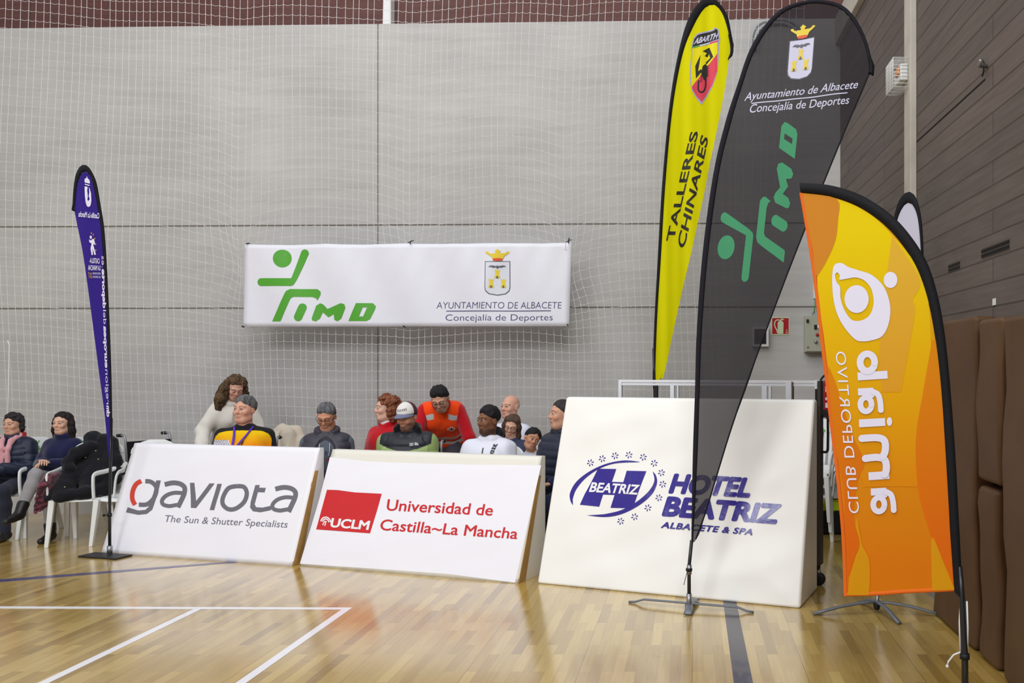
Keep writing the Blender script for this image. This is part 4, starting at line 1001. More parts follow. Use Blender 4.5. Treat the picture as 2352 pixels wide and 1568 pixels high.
class Person:
    def __init__(s, label, head, Y, yaw, seat=0.46, lean=0, hyaw=0, hpitch=0, hroll=0, wid=1.0, belly=0.0, arms=LAP, legs=None, skin=(206, 160, 132), scale=None,
                 face=(1.0, 1.0), beard=None, grp=None, nose=1.0, hs=1.0, hands=True, spread=.05, nk=.75):
        s.skin = c3(*skin); s.wid = wid; s.belly = belly; s.seat = seat
        th = math.radians(lean); yaw = yaw+math.degrees(math.atan((CX-head[0])/F))   # yaw is measured from the line of sight
        def lay(P0z):
            s.U = np.array([0, -math.sin(th), math.cos(th)]); s.Fw = np.array([0, -math.cos(th), -math.sin(th)])
            s.P0 = np.array([0, 0, P0z]); s.NB = s.P0+.50*s.U
            hu = th*nk; HU = np.array([0, -math.sin(hu), math.cos(hu)])
            s.HC = s.NB+.15*HU+np.array([0, -.015, 0])
        world_head = at(head[0], head[1], Y)
        if seat is not None:
            lay(.09); off = s.HC[2]; sc = scale or (world_head.z-seat)/off
            lay((seat/sc+.09) if scale is None else (world_head.z/sc-(off-.09)))
        else:
            sc = scale or 1.0
            lay(.93)
            for _ in range(60):     # lean until the head is at the right height
                if s.HC[2]*sc > world_head.z: th += .015
                else: th -= .015
                lay(.93)
        s.th = th; s.sc = sc
        s.Rh = Rz(math.radians(hyaw))@Ry(math.radians(hroll))@Rx(math.radians(hpitch)); s.hs = hs
        R = Rz(math.radians(yaw)); hw = R@s.HC*sc
        s.root_loc = (world_head.x-hw[0], world_head.y-hw[1], 0)
        X = np.array([1.0, 0, 0])
        s.SJ = {}; s.EL = {}; s.WR = {}
        for sd, ar in ((1, arms[0]), (-1, arms[1])):
            sj = s.P0+.405*s.U+X*sd*.158*wid; s.SJ[sd] = sj
            (ex, ef, ez), (wx, wf, wz) = ar
            s.EL[sd] = sj+np.array([sd*ex, -ef, ez]); s.WR[sd] = s.EL[sd]+np.array([sd*wx, -wf, wz])
        s.HJ = {}; s.KN = {}; s.AN = {}; s.TO = {}
        for sd in (1, -1):
            hj = s.P0+np.array([sd*.088, 0, -.01]); s.HJ[sd] = hj
            if isinstance(legs, dict):
                k, a, t = legs[sd]; s.KN[sd] = np.array(k); s.AN[sd] = np.array(a); s.TO[sd] = np.array(t)
            elif seat is not None:
                tk = legs == 'tuck'; kn = np.array([sd*(.10+spread+.04*tk), -.35 if tk else -.43, max(.46, hj[2]-.05)]); s.KN[sd] = kn
                s.AN[sd] = kn+np.array([0, .22 if tk else .05, 0]); s.AN[sd][2] = .085; s.TO[sd] = s.AN[sd]+np.array([sd*.02, -.16, -.05])
            else:
                s.KN[sd] = np.array([sd*.10, -.03, .49]); s.AN[sd] = np.array([sd*.11, .02, .085]); s.TO[sd] = np.array([sd*.13, -.15, .035])
        B = s.B = Soft()
        s.torso(B, 0); s.limbs(B, 0)
        B.cap(s.NB-.04*s.U, s.HC+s.Rh@np.array([0, .02, -.04]), .062, .056, .03)
        if hands:
            for sd in (1, -1): s.hand(B, sd)
        s.headprims(B, face, nose)
        lo, hi = B.bounds()
        bd = beard
        def colors(P):
            c = np.tile(s.skin, (len(P), 1)); L = s.loc(P)
            x, y, z = L[:, 0], L[:, 1], L[:, 2]; hd = (np.abs(z) < .16) & (np.abs(x) < .12) & (np.abs(y) < .13)
            red = np.exp(-((np.abs(x)-.038)**2+(z+.025)**2)/.0006)*.35+np.exp(-(x**2+(z+.02)**2)/.0003)*.3+(np.abs(x) > .072)*.25
            c = c*(1+np.where(hd & (y < .02), red, 0)[:, None]*np.array([.10, -.14, -.16], np.float32))
            if bd is not None:
                col, st, top = bd
                m = ramp(-z, -top, -top+.02)*ramp(-y, -.035, 0.0)*hd*(z > -.15)
                lipm = np.exp(-((x/.026)**2+((z+.058)/.011)**2)*1.2); m = m*(1-lipm)*st*(0.85+0.25*wob(P, 400, 5))
                c = c*(1-m[:, None])+c3(*col)*m[:, None]
            return np.clip(c, 0, 1)
        s.body = soft_mesh('person', lambda P: B.ev(P), lo, hi, .0058, SKIN, None, colors)
        s.body.location = s.root_loc; s.body.rotation_euler = (0, 0, math.radians(yaw)); s.body.scale = (sc, sc, sc)
        tag(s.body, label, 'person', grp)
    # -- frames
    def loc(s, P): return ((P-s.HC.astype(np.float32))@s.Rh.astype(np.float32))/s.hs
    def hp(s, *a): return s.HC+s.Rh@(np.array(a)*s.hs)
    def t(s, x, u, f): return s.P0+np.array([x, 0, 0])+u*s.U+f*s.Fw
    # -- volumes
    def torso(s, S, m, g=1, hem=0.0):
        w = s.wid; b = s.belly
        S.cap(s.t(-.11*w, .392, -.01), s.t(.11*w, .392, -.01), .066+m*.9, None, .05, g=g)
        for q in (-1, 1): S.cap(s.t(q*.03, .46, -.015), s.t(q*.135*w, .405, -.01), .045+m*.5, .05+m*.5, .04, g=g)
        S.cap(s.t(0, .42, -.005), s.t(0, .485, 0), .078+m*.5, .058+m*.3, .05, g=g)
        S.cap(s.t(-.072*w, .31, .015), s.t(.072*w, .31, .015), .112+m, None, .06, g=g)
        S.cap(s.t(-.062*w, .17, .01+.05*b), s.t(.062*w, .17, .01+.05*b), .108+m+.035*b, None, .06, g=g)
        S.cap(s.t(-.075, .03+hem, .0), s.t(.075, .03+hem, .0), .112+m+.015*b, None, .06, g=g)
        if b: S.ell(s.t(0, .16, .06+.05*b), (.13+m+.03*b, .11+m+.03*b, .14+m), .06, g=g)
    def arm(s, S, sd, m, g, upto=1.0):
        sj, el, wr = s.SJ[sd], s.EL[sd], s.WR[sd]; e = el+(wr-el)*upto
        S.cap(sj, el, .052+m*.85, .043+m*.9, .035, g=g); S.cap(el, e, .044+m, .032+m*.9, .02, g=g)
    def limbs(s, S, m):
        for sd in (1, -1):
            s.arm(S, sd, m, 2); s.leg(S, sd, m)
            a, t_ = s.AN[sd], s.TO[sd]; d_ = (t_-a)/np.linalg.norm(t_-a); dn = (a-s.KN[sd])/np.linalg.norm(a-s.KN[sd]); S.cap(a+dn*.04-d_*.03, t_, .030, .022, .02)
    def leg(s, S, sd, m, g=5, upto=1.0):
        S.cap(s.HJ[sd], s.KN[sd], .082+m, .056+m, .05, g=g)
        a = s.KN[sd]+(s.AN[sd]-s.KN[sd])*upto; mid = s.KN[sd]*.65+a*.35+np.array([0, .012, 0])
        S.cap(s.KN[sd], mid, .056+m, .054+m, .03, g=g); S.cap(mid, a, .054+m, .038+m, .03, g=g)
    def hand(s, S, sd):
        el, wr = s.EL[sd], s.WR[sd]; d = (wr-el)/np.linalg.norm(wr-el)
        n = np.array([0, -.25, -1.0]); n = n-d*(n@d); n /= np.linalg.norm(n); l = np.cross(n, d)*sd   # l points to the thumb side
        R = np.stack([l, d, n], 1)
        S.ell(wr+d*.048, (.041, .052, .017), .012, R)
        for k, (o, ln) in enumerate(((.029, .066), (.010, .075), (-.010, .070), (-.028, .054))):
            b = wr+d*.088+l*o; m1 = b+d*ln*.42+n*.012+l*o*.15; m2 = m1+d*ln*.30+n*.026; e = m2+d*ln*.10+n*.024
            S.chain([b, m1, m2, e], [.0088, .0082, .0076, .0066], .004)
        t0 = wr+d*.022+l*.030; t1 = t0+d*.032+l*.022+n*.010; t2 = t1+d*.030+l*.003+n*.014
        S.chain([t0, t1, t2], [.013, .0098, .0080], .008)
    def headprims(s, S, face, nose):
        R = s.Rh; fw, fl = face; h = s.hs
        def E(c, r, k=.02, sub=False): S.ell(s.hp(*c), tuple(np.array(r)*h), k, R, sub)
        def C(a, b, ra, rb, k=.012, sub=False): S.cap(s.hp(*a), s.hp(*b), ra*h, rb*h, k, sub)
        E((0, .014, .036), (.075, .094, .084), .02)
        E((0, -.028, -.022), (.063*fw, .062, .082*fl), .03)
        E((0, -.045, -.088*fl), (.040*fw, .042, .030), .03)
        C((-.044*fw, -.005, -.072*fl), (-.022*fw, -.055, -.094*fl), .022, .018, .03); C((.044*fw, -.005, -.072*fl), (.022*fw, -.055, -.094*fl), .022, .018, .03)
        for q in (-1, 1):
            E((q*.038*fw, -.064, -.022), (.024, .022, .022), .02)
            C((q*.012, -.083, .030), (q*.046, -.072, .030), .011, .009, .015)
            E((q*.031, -.101, .008), (.017, .015, .011), .012, True)
        C((0, -.087, .022), (0, -.101-.008*(nose-1), -.021), .0080, .0122*nose, .010)
        for q in (-1, 1): E((q*.0115*nose, -.094, -.027), (.0085, .010, .008), .006); 
        for q in (-1, 1): E((q*.006, -.099, -.036), (.004, .004, .003), .003, True)
        C((-.016, -.0875, -.0525), (.016, -.0875, -.0525), .0075, .0075, .008); C((-.013, -.0865, -.0645), (.013, -.0865, -.0645), .0082, .0082, .008)
        C((-.02, -.0985, -.0585), (.02, -.0985, -.0585), .0028, .0028, .004, True)
        for q in (-1, 1):
            E((q*.077, .012, -.004), (.010, .020, .032), .008); E((q*.086, .004, -.002), (.005, .010, .017), .005, True)
    def fy(s, x, z):
        """face surface depth (head frame) at x, z"""
        ys = np.linspace(-.15, .02, 120); P = np.stack([s.hp(x, y, z) for y in ys]).astype(np.float32)
        d = s.B.ev(P); i = int(np.argmax(d < 0)); 
        if i == 0: return -.06
        return float(ys[i-1]+(ys[i]-ys[i-1])*d[i-1]/(d[i-1]-d[i]+1e-9))
    def put(s, m, name, mat_, **k): return m.build(name, mat_, s.body, world=False, **k)
    def facebits(s, brow=(60, 45, 38), iris=(70, 45, 30), lip=(168, 96, 86), closed=False, browr=.0027, smile=0.0, look=0.0):
        sk = mat('lid_%d_%d' % (int(s.skin[0]*999), int(s.skin[2]*999)), tuple(s.skin*0.9)+(1,), .55)
        ew = mat('eye_white', rgb(206, 200, 194), .25, .5); ir = mat('iris_%d_%d_%d' % iris, rgb(*iris), .2, .6); lash = mat('lash', rgb(30, 22, 20), .7)
        for q in (-1, 1):
            m = MB(); c = np.array([q*.031, -.0800, .008]); r = .0130
            vs = []; fs = []; ns, nr = 18, 12
            for i in range(nr+1):
                ph = math.pi*i/nr
                for k in range(ns):
                    a = 2*math.pi*k/ns; vs.append(tuple(s.hp(*(c+r*np.array([math.sin(ph)*math.cos(a), -math.cos(ph), math.sin(ph)*math.sin(a)])))))
            for i in range(nr):
                for k in range(ns): fs.append((i*ns+k, (i+1)*ns+k, (i+1)*ns+(k+1) % ns, i*ns+(k+1) % ns))
            m.add(vs, fs, True); m.m = [1 if (f_//ns) < 2 else 0 for f_ in range(len(fs))] if not closed else [2]*len(fs)
            s.put(m, 'eye', [ew, ir, sk])
            # upper lid and lash line
            m = MB(); pts = []
            for k in range(9):
                a = math.pi*(k/8); z0 = (-.004 if closed else .0052)*math.sin(a)+.0075; x = q*.031+.0135*math.cos(a)
                pts.append(s.hp(x, -.0825-math.sqrt(max(.00002, .0145**2-(x-q*.031)**2-(z0-.008)**2)), z0))
            m.tube(pts, .0010, 5); s.put(m, 'eyelashes', lash)
            if not closed:
                m = MB(); rows = []
                for j in range(5):
                    r_ = []
                    for k in range(9):
                        a = math.pi*(k/8); z0 = .0075+(.0052+.007*j/4)*math.sin(a); x = q*.031+.0135*math.cos(a)*(1+.15*j/4)
                        r_.append(tuple(s.hp(x, -.0825-math.sqrt(max(.00001, .0142**2-(x-q*.031)**2-(z0-.008)**2)), z0)))
                    rows.append(r_)
                m.grid(rows); s.put(m, 'eyelid', sk)
            m = MB(); pts = []
            for (x, z) in ((.011, .029), (.020, .034), (.032, .037), (.043, .035), (.052, .029)):
                pts.append(s.hp(q*x, s.fy(q*x, z)-.0005, z))
            m.tube(pts, [browr*.8, browr, browr, browr*.8, browr*.4], 6); s.put(m, 'eyebrow', mat('brow_%d_%d_%d' % brow, tuple(float(v) for v in (c3(*brow)*.75+s.skin*.25))+(1,), .9))
        m = MB()
        for (zz, rr, hw) in ((-.0535, .0032, .022), (-.0632, .0042, .019)):
            pts = []
            for k in range(9):
                x = -hw+2*hw*k/8; z = zz+smile*(abs(x)/hw)**2*.012 - (.002*math.cos(x/hw*math.pi) if rr < .004 else 0); pts.append(s.hp(x, s.fy(x, z)+.0018, z))
            m.tube(pts, [rr*(.25+.75*math.sin(math.pi*(k+.4)/8.8)) for k in range(9)], 7)
        lc = tuple(float(v) for v in (s.skin*.45+c3(*lip)*.55))+(1,); s.put(m, 'lips', mat('lip_%s' % s.body.name, lc, .5))
    def hair(s, col, t=.014, line=.078, back=1.0, extra=(), amp=.004, freq=(90, 90, 25), facecut=True, col2=None, h=.0048, seed=1, top=0.0, curly=0.0, name='hair', sidecut=None, slope=.87, maxz=None):
        X = Soft(); Rm = s.Rh
        for e in extra: X.chain([s.hp(*p) for p in e[0]], [r*s.hs for r in e[1]] if isinstance(e[1], (list, tuple)) else e[1]*s.hs, e[2] if len(e) > 2 else .03)
        cut = Soft(); cut.ell(s.hp(0, -.105, -.035), tuple(np.array((.057, .078, .128))*s.hs), .01, Rm)
        fr = np.array(freq, np.float32)
        def fn(P):
            L = s.loc(P); x, y, z = L[:, 0], L[:, 1], L[:, 2]
            c = -(z-line+slope*(y+.09))/math.sqrt(1+slope*slope)+.0035*wob(L, 130, seed+4)
            if sidecut is not None: c = np.maximum(c, (sidecut-z))
            if maxz is not None: c = np.maximum(c, z-maxz-.25*y)
            tp = np.clip(-c/.035, 0, 1)**.55; tt = -.003+(t+.003)*tp
            u = np.stack([x/(.075+tt), (y-.014)/(.094+tt), (z-.036)/(.084+tt+top*tp)], 1); k0 = np.sqrt((u*u).sum(1)); d = (k0-1)*(.08+t)
            d = np.maximum(d, c-.3*np.maximum(0, -c)*0)
            if X.p:
                e = X.ev(P); k = .02; hh = np.clip(.5+.5*(d-e)/k, 0, 1); d = d*(1-hh)+e*hh-k*hh*(1-hh)
            if facecut: d = np.maximum(d, -cut.ev(P))
            n = wob(L*fr/40, 40, seed)*amp+amp*.8*wob(L*fr/40, 110, seed+2)
            if curly: n = n+curly*(wob(L, 95, seed+3)+.6*wob(L, 170, seed+5))
            return d-n
        lo = np.min([s.hp(*p) for p in ((-.13, -.13, .16), (.13, .13, .16), (-.13, .14, -.12), (.13, -.13, -.12))], 0); hi = np.max([s.hp(*p) for p in ((-.13, -.13, .16), (.13, .13, .16), (-.13, .14, -.12), (.13, -.13, -.12))], 0)
        if X.p:
            a, b = X.bounds(); lo = np.minimum(lo, a); hi = np.maximum(hi, b)
        ca = c3(*col); cb = c3(*(col2 or tuple(min(255, int(v*1.35+6)) for v in col)))
        def colors(P):
            L = s.loc(P); m = np.clip(.5+.5*wob(L*np.array([3.2, 3.2, .8], np.float32), 45, seed+9), 0, 1)[:, None]; return ca*(1-m)+cb*m
        return soft_mesh(name, fn, lo, hi, h, HAIRM, s.body, colors)
    def garment(s, name, m=.018, col=None, arms=1.0, torso=True, quilt=None, folds=.004, mat_=None, hem=0.0, collar=None, extra=None, subs=None, h=.0078, colfn=None, seed=3, legs=None, foldf=28, armm=None, lower=None):
        S = Soft()
        if torso: s.torso(S, m, 1, hem)
        if arms:
            for sd in (1, -1): s.arm(S, sd, armm if armm is not None else m, 2 if sd == 1 else 3, arms)
        if legs is not None:
            S.cap(s.t(-.075, .02, 0), s.t(.075, .02, 0), .112+m, None, .05, g=5)
            S.cap(s.t(-.06, .12, 0), s.t(.06, .12, 0), .10+m, None, .05, g=5)
            for sd in (1, -1): s.leg(S, sd, m, 5, legs)
        if collar:
            r, hgt, th_ = collar[:3]; gap = collar[3] if len(collar) > 3 else 0.0; pts = []
            for k in range(15):
                a = gap+(2*math.pi-2*gap)*k/14; pts.append(s.NB+s.U*(hgt+.012*math.cos(a)*-1)+np.array([math.sin(a)*r, 0, 0])+s.Fw*(-.012+math.cos(a)*r))
            S.chain(pts, th_*.72, .02, g=4)
        if extra: extra(S)
        CU = Soft()
        if subs: subs(CU)
        def fn(P):
            d, g = S.ev(P, True); d = d-folds*wob(P*np.array([1, 1, .75], np.float32), foldf, seed)
            if quilt:
                sp, am = quilt; q = np.zeros(len(P), np.float32); u = (P-s.P0.astype(np.float32))@s.U.astype(np.float32)
                tm = (g == 1) | (g == 4); q[tm] = u[tm]
                for gg, sd in ((2, 1), (3, -1)):
                    mk = g == gg; q[mk] = np.linalg.norm(P[mk]-s.SJ[sd].astype(np.float32), axis=1)
                d = d-am*(np.abs(np.sin(math.pi*q/sp))**.6-.5)
            if CU.p: d = np.maximum(d, -CU.ev(P))
            if lower is not None:
                u = (P-s.P0.astype(np.float32))@s.U.astype(np.float32); d = np.maximum(d, lower-u)
            return d
        lo, hi = S.bounds(); base = c3(*(col or (128, 128, 128)))
        def colors(P):
            if colfn is None:
                return np.tile(base, (len(P), 1))*(1+.06*wob(P, 30, 8))[:, None]
            Q = P-s.P0.astype(np.float32); _, g = S.ev(P, True)
            return colfn(Q[:, 0], Q@s.U.astype(np.float32), Q@s.Fw.astype(np.float32), g, P)
        return soft_mesh(name, fn, lo, hi, h, mat_ or CLOTH, s.body, colors)
    def trousers(s, col, m=.012, upto=.94, **k): return s.garment('trousers', m, col, arms=0, torso=False, legs=upto, folds=.004, foldf=24, **k)
    def shoes(s, name='shoe', col=(30, 28, 30), m_=None, boot=0.0):
        for sd in (1, -1):
            S = Soft(); a, t_ = s.AN[sd], s.TO[sd]; d = t_-a; d = d/np.linalg.norm(d); back = a-d*.05; dn = s.AN[sd]-s.KN[sd]; dn = dn/np.linalg.norm(dn)
            heel = a+dn*.045-d*.045
            S.cap(heel, t_+d*.02, .040, .034, .02); S.cap(a+dn*.03, heel+(t_-heel)*.6, .046, .034, .03); S.cap(a-dn*boot, a+dn*.02, .047+(.010 if boot else 0), .047, .02)
            lo, hi = S.bounds()
            o = soft_mesh(name, lambda P: S.ev(P), lo, hi, .006, m_ or mat('shoe_%d_%d_%d' % col, rgb(*col), .45, .4), s.body)
    def glasses(s, col=(24, 22, 24), r=.0022, w=.024, hgt=.017):
        m = MB(); yb = min(s.fy(.031, .02), s.fy(.012, .01))-.010
        for q in (-1, 1):
            m.tube([s.hp(q*.032+w*math.copysign(abs(math.cos(a))**.7, math.cos(a)), yb+.004*abs(math.cos(a)), .004+hgt*math.copysign(abs(math.sin(a))**.7, math.sin(a))) for a in [2*math.pi*k/20 for k in range(21)]], r, 6, False)
            m.tube([s.hp(q*(.032+w), yb+.006, .009), s.hp(q*.078, yb+.045, .010), s.hp(q*.082, .01, .012), s.hp(q*.082, .03, -.004)], r, 6)
        m.tube([s.hp(-.009, yb, .008), s.hp(0, yb-.002, .011), s.hp(.009, yb, .008)], r, 6)
        s.put(m, 'glasses', mat('glasses_frame', rgb(*col), .3, .5))
    def on_torso(s, G, x, u, fs=(.4, .0)):
        """front surface point of garment volume G at lateral x, height u"""
        f = np.linspace(fs[0], fs[1], 160); P = np.stack([s.t(x, u, q) for q in f]).astype(np.float32); d = G(P); i = int(np.argmax(d < 0)); return s.t(x, u, f[i]+.003)
DARK = (44, 44, 52)
BLKT = (34, 34, 38)
def tcol(a): return c3(*a)
# -- woman in navy puffer, far left
p = P1 = Person('seated woman in navy puffer jacket with pink scarf at far left edge', (30, 974), 8.75, -32, hyaw=-6, hpitch=4, skin=(204, 158, 134), face=(1.05, 1.0), arms=(((.06, .08, -.26), (-.16, .20, .02)), ((.06, .08, -.26), (-.16, .20, .02))))
p.facebits(brow=(70, 58, 52), lip=(170, 100, 96)); p.hair((34, 30, 32), .018, .088, curly=.007, extra=[([(-.07, .02, .02), (-.085, .03, -.06)], [.035, .025]), ([(.07, .02, .02), (.085, .03, -.06)], [.035, .025]), ([(0, .09, .0), (0, .09, -.09)], [.05, .04])])
p.garment('puffer_jacket', .036, (26, 34, 54), quilt=(.075, .011), mat_=NYLON, colfn=lambda x, u, f, g, P: np.where(((g == 4) & (np.abs(wob(P, 9, 2)) > -.2))[:, None] & (f < .02)[:, None], c3(170, 30, 34), c3(27, 35, 56)), collar=(.085, .02, .03))
def scarf(S, q=p):
    for k in (-1, 1): S.chain([q.NB+np.array([k*.06, .06, .03]), q.NB+np.array([k*.075, -.02, .02]), q.NB+np.array([k*.05, -.12, -.03]), q.NB+np.array([k*.035+.01, -.175, -.12]), q.NB+np.array([k*.03+.02, -.195, -.28])], .028, .02)
p.garment('scarf', 0, (206, 150, 156), arms=0, torso=False, extra=scarf, folds=.006, foldf=60, h=.006, mat_=FLEECE)
p.trousers((44, 46, 60)); p.shoes()
# -- woman in navy sweater, legs crossed
kz = .56
lg = {1: ((.10, -.44, .57), (.10, -.40, .085), (.11, -.56, .035)), -1: ((-.02, -.45, .73), (-.06, -.64, .35), (-.08, -.80, .29))}
p = P2 = Person('seated woman in dark navy sweater and grey jeans with legs crossed', (143, 972), 8.75, -30, hyaw=-4, hpitch=2, skin=(214, 170, 146), face=(.96, 1.0), legs=lg, spread=.02, wid=.88,
           arms=(((.08, .05, -.22), (-.19, .20, .04)), ((.08, .05, -.22), (-.16, .22, .06))))
p.facebits(brow=(50, 36, 32), lip=(186, 96, 96))
p.hair((28, 20, 20), .014, .098, extra=[([(-.055, .03, .07), (-.082, .02, .0), (-.088, .01, -.08), (-.085, .0, -.15)], [.04, .032, .03, .022]), ([(.055, .03, .07), (.082, .02, .0), (.09, .02, -.08), (.095, .01, -.17)], [.04, .034, .036, .026]), ([(0, .08, .05), (0, .1, -.08), (0, .08, -.17)], [.06, .05, .04])], amp=.005, curly=.003)
p.garment('sweater', .017, (30, 32, 66), collar=(.066, .02, .028), folds=.006, mat_=FLEECE)
p.trousers((150, 146, 148), .008, upto=.92); p.shoes('ankle_boot', m_=LEATHER, boot=.09)
# -- standing woman with curly hair
p = P3 = Person('standing woman in white fleece jacket with long curly brown hair, looking down', (541, 890), 9.0, 4, seat=None, hyaw=8, hpitch=34, hroll=4, skin=(208, 158, 138), face=(.95, 1.0), scale=.97, arms=(((.06, .04, -.26), (-.04, .17, -.16)), ((.14, .0, -.23), (.02, .16, -.17))))
p.facebits(brow=(60, 44, 36), lip=(176, 92, 92), closed=True)
p.hair((46, 34, 28), .016, .098, curly=.010, col2=(112, 86, 58), extra=[([(-.06, .02, .07), (-.10, .0, -.02), (-.125, -.03, -.12), (-.13, -.07, -.22)], [.045, .05, .058, .04]), ([(.06, .02, .07), (.09, .02, -.02), (.115, .03, -.10), (.12, .04, -.17)], [.04, .035, .036, .025]), ([(0, .08, .05), (0, .11, -.05), (0, .10, -.14)], [.06, .06, .05])], h=.0052)
p.garment('fleece_jacket', .032, (226, 220, 210), folds=.010, foldf=30, mat_=FLEECE, collar=(.085, .0, .026, .6), hem=-.03, subs=lambda S: S.cap(p.t(.02, .56, .13), p.t(.01, .16, .20), .06, .03, .012))
p.garment('sweater', .012, (214, 210, 204), folds=.004, collar=(.066, .0, .016))
p.trousers((92, 82, 66)); p.shoes()
# -- big man in orange shirt
def jersey(x, u, f, g, P):
    c = np.where((u > .36)[:, None], c3(232, 196, 10), c3(238, 150, 12)); t_ = ramp(u, .27, .45)[:, None]
    c = c3(236, 112, 10)*(1-t_)+c3(236, 196, 8)*t_
    blk = (g == 4) | ((np.abs(x)/.25)**4+(np.maximum(0, u-.28)/.175)**4 > 1)
    w = (x < -.01-(u-.24)*.75) & (u < .37) & (f > 0)
    st = np.sin((x*1.4+u*.9)*260+3*np.sin(u*40)) > .35
    c = np.where(w[:, None], np.where(st[:, None], c3(60, 56, 70), c3(224, 222, 230)), c)
    return np.where((blk | (f < -.02))[:, None], c3(28, 27, 31), c).astype(np.float32)
p = P4 = Person('seated heavy man in orange and yellow sports shirt with purple lanyard', (562, 941), 8.5, -14, seat=.50, legs='tuck', hyaw=-22, hpitch=-2, skin=(214, 160, 136), face=(1.16, 1.02), wid=1.22, belly=1.3, hs=1.04, nose=1.15, lean=-4)
p.facebits(brow=(90, 84, 80), lip=(168, 98, 90)); p.hair((120, 118, 118), .013, .088, amp=.006, col2=(62, 62, 66), sidecut=-.03, top=.004, slope=.95)
G = p.garment('sports_shirt', .022, colfn=jersey, folds=.006, collar=(.07, -.012, .018, .35), h=.0065)
def strap(q, S_, pts, r, name, m_, m0=.022):
    GS = Soft(); q.torso(GS, m0, 1); f = lambda P: GS.ev(P)-.012
    mm = MB(); P = []
    for (x, u) in pts: P.append(q.on_torso(f, x, u))
    mm.tube(spline([tuple(v) for v in P], 5), r, 6, True, .3); return q.put(mm, name, m_)
M_lan = mat('lanyard_purple', rgb(92, 50, 190), .6)
strap(p, None, [(.085, .49), (.05, .42), (.0, .33), (-.04, .25)], .011, 'lanyard', M_lan); strap(p, None, [(-.075, .49), (-.06, .42), (-.05, .33), (-.045, .25)], .011, 'lanyard', M_lan)
strap(p, None, [(.03, .36), (.025, .28), (.02, .18)], .005, 'zip', M_black); p.trousers(BLKT); p.shoes()
m = MB(); m.tube([p.hp(-.05, p.fy(-.045, -.02)-.003, -.018), p.hp(-.02, p.fy(-.02, -.034)-.004, -.034), p.hp(.02, p.fy(.02, -.034)-.004, -.034), p.hp(.05, p.fy(.045, -.02)-.003, -.016), p.hp(.078, -.01, .01)], .0022, 6); p.put(m, 'nasal_tube', mat('clear_tube', rgb(224, 214, 204), .3))
# -- man with glasses in padded vest
p = P5 = Person('seated man with glasses in dark padded vest over grey hoodie, looking down', (750, 957), 8.25, -8, legs='tuck', hyaw=-10, hpitch=26, lean=6, skin=(204, 146, 116), face=(.98, 1.06), wid=1.08, beard=((120, 96, 84), .25, -.04))
p.facebits(brow=(60, 54, 50), lip=(150, 92, 80), closed=True); p.hair((70, 70, 74), .010, .092, amp=.003, col2=(120, 120, 124), slope=.95, sidecut=-.01, top=.01); p.glasses()
p.garment('hoodie', .018, (92, 98, 106), folds=.005, collar=(.078, .0, .02, .5), colfn=lambda x, u, f, g, P: np.where(((np.abs(u-.27) < .018) & (np.abs(x) < .09) & (f > 0) & (np.abs(x) > .02))[:, None], c3(150, 50, 64), np.where(((np.abs(u-.335) < .016) & (np.abs(x) < .085) & (f > 0) & (np.sin(x*230) > -.2))[:, None], c3(58, 64, 92), c3(90, 97, 106))).astype(np.float32))
p.garment('padded_vest', .038, (58, 56, 66), arms=0, quilt=(.085, .009), mat_=NYLON, collar=(.092, .02, .026, .75), subs=lambda S: (S.cap(p.t(0, .54, .20), p.t(0, .12, .22), .125, .075, .01), S.cap(p.t(.30, .40, 0), p.t(.30, .15, 0), .105, .12, .01), S.cap(p.t(-.30, .40, 0), p.t(-.30, .15, 0), .105, .12, .01)))
strap(p, None, [(.04, .42), (.042, .37), (.036, .31)], .009, 'drawstring', M_white, .03); strap(p, None, [(-.045, .42), (-.045, .35), (-.05, .27)], .009, 'drawstring', M_white, .03)
p.trousers(DARK); p.shoes()
# -- woman in red fleece
p = P6 = Person('woman in red fleece with curly auburn hair, turned to the left, behind the capped man', (887, 938), 9.0, -40, hyaw=-34, hpitch=0, skin=(222, 176, 152), face=(.95, 1.0), wid=.86)
p.facebits(brow=(110, 70, 50), lip=(180, 90, 90)); p.hair((96, 52, 36), .020, .090, curly=.012, col2=(150, 92, 62), extra=[([(-.06, .03, .06), (-.085, .03, -.02), (-.09, .03, -.09)], [.05, .045, .035]), ([(.06, .03, .06), (.085, .03, -.02), (.09, .03, -.09)], [.05, .045, .035]), ([(0, .09, .05), (0, .1, -.08)], [.06, .055])], slope=1.0)
p.garment('fleece_jacket', .018, (196, 22, 36), mat_=FLEECE, collar=(.072, .012, .02, .6), folds=.005, subs=lambda S: S.cap(p.t(0, .52, .13), p.t(0, .38, .15), .045, .01, .01)); p.trousers(DARK); p.shoes()
p.garment('undershirt', .004, (226, 224, 226), arms=0, folds=0, collar=(.06, .03, .02), lower=.40)
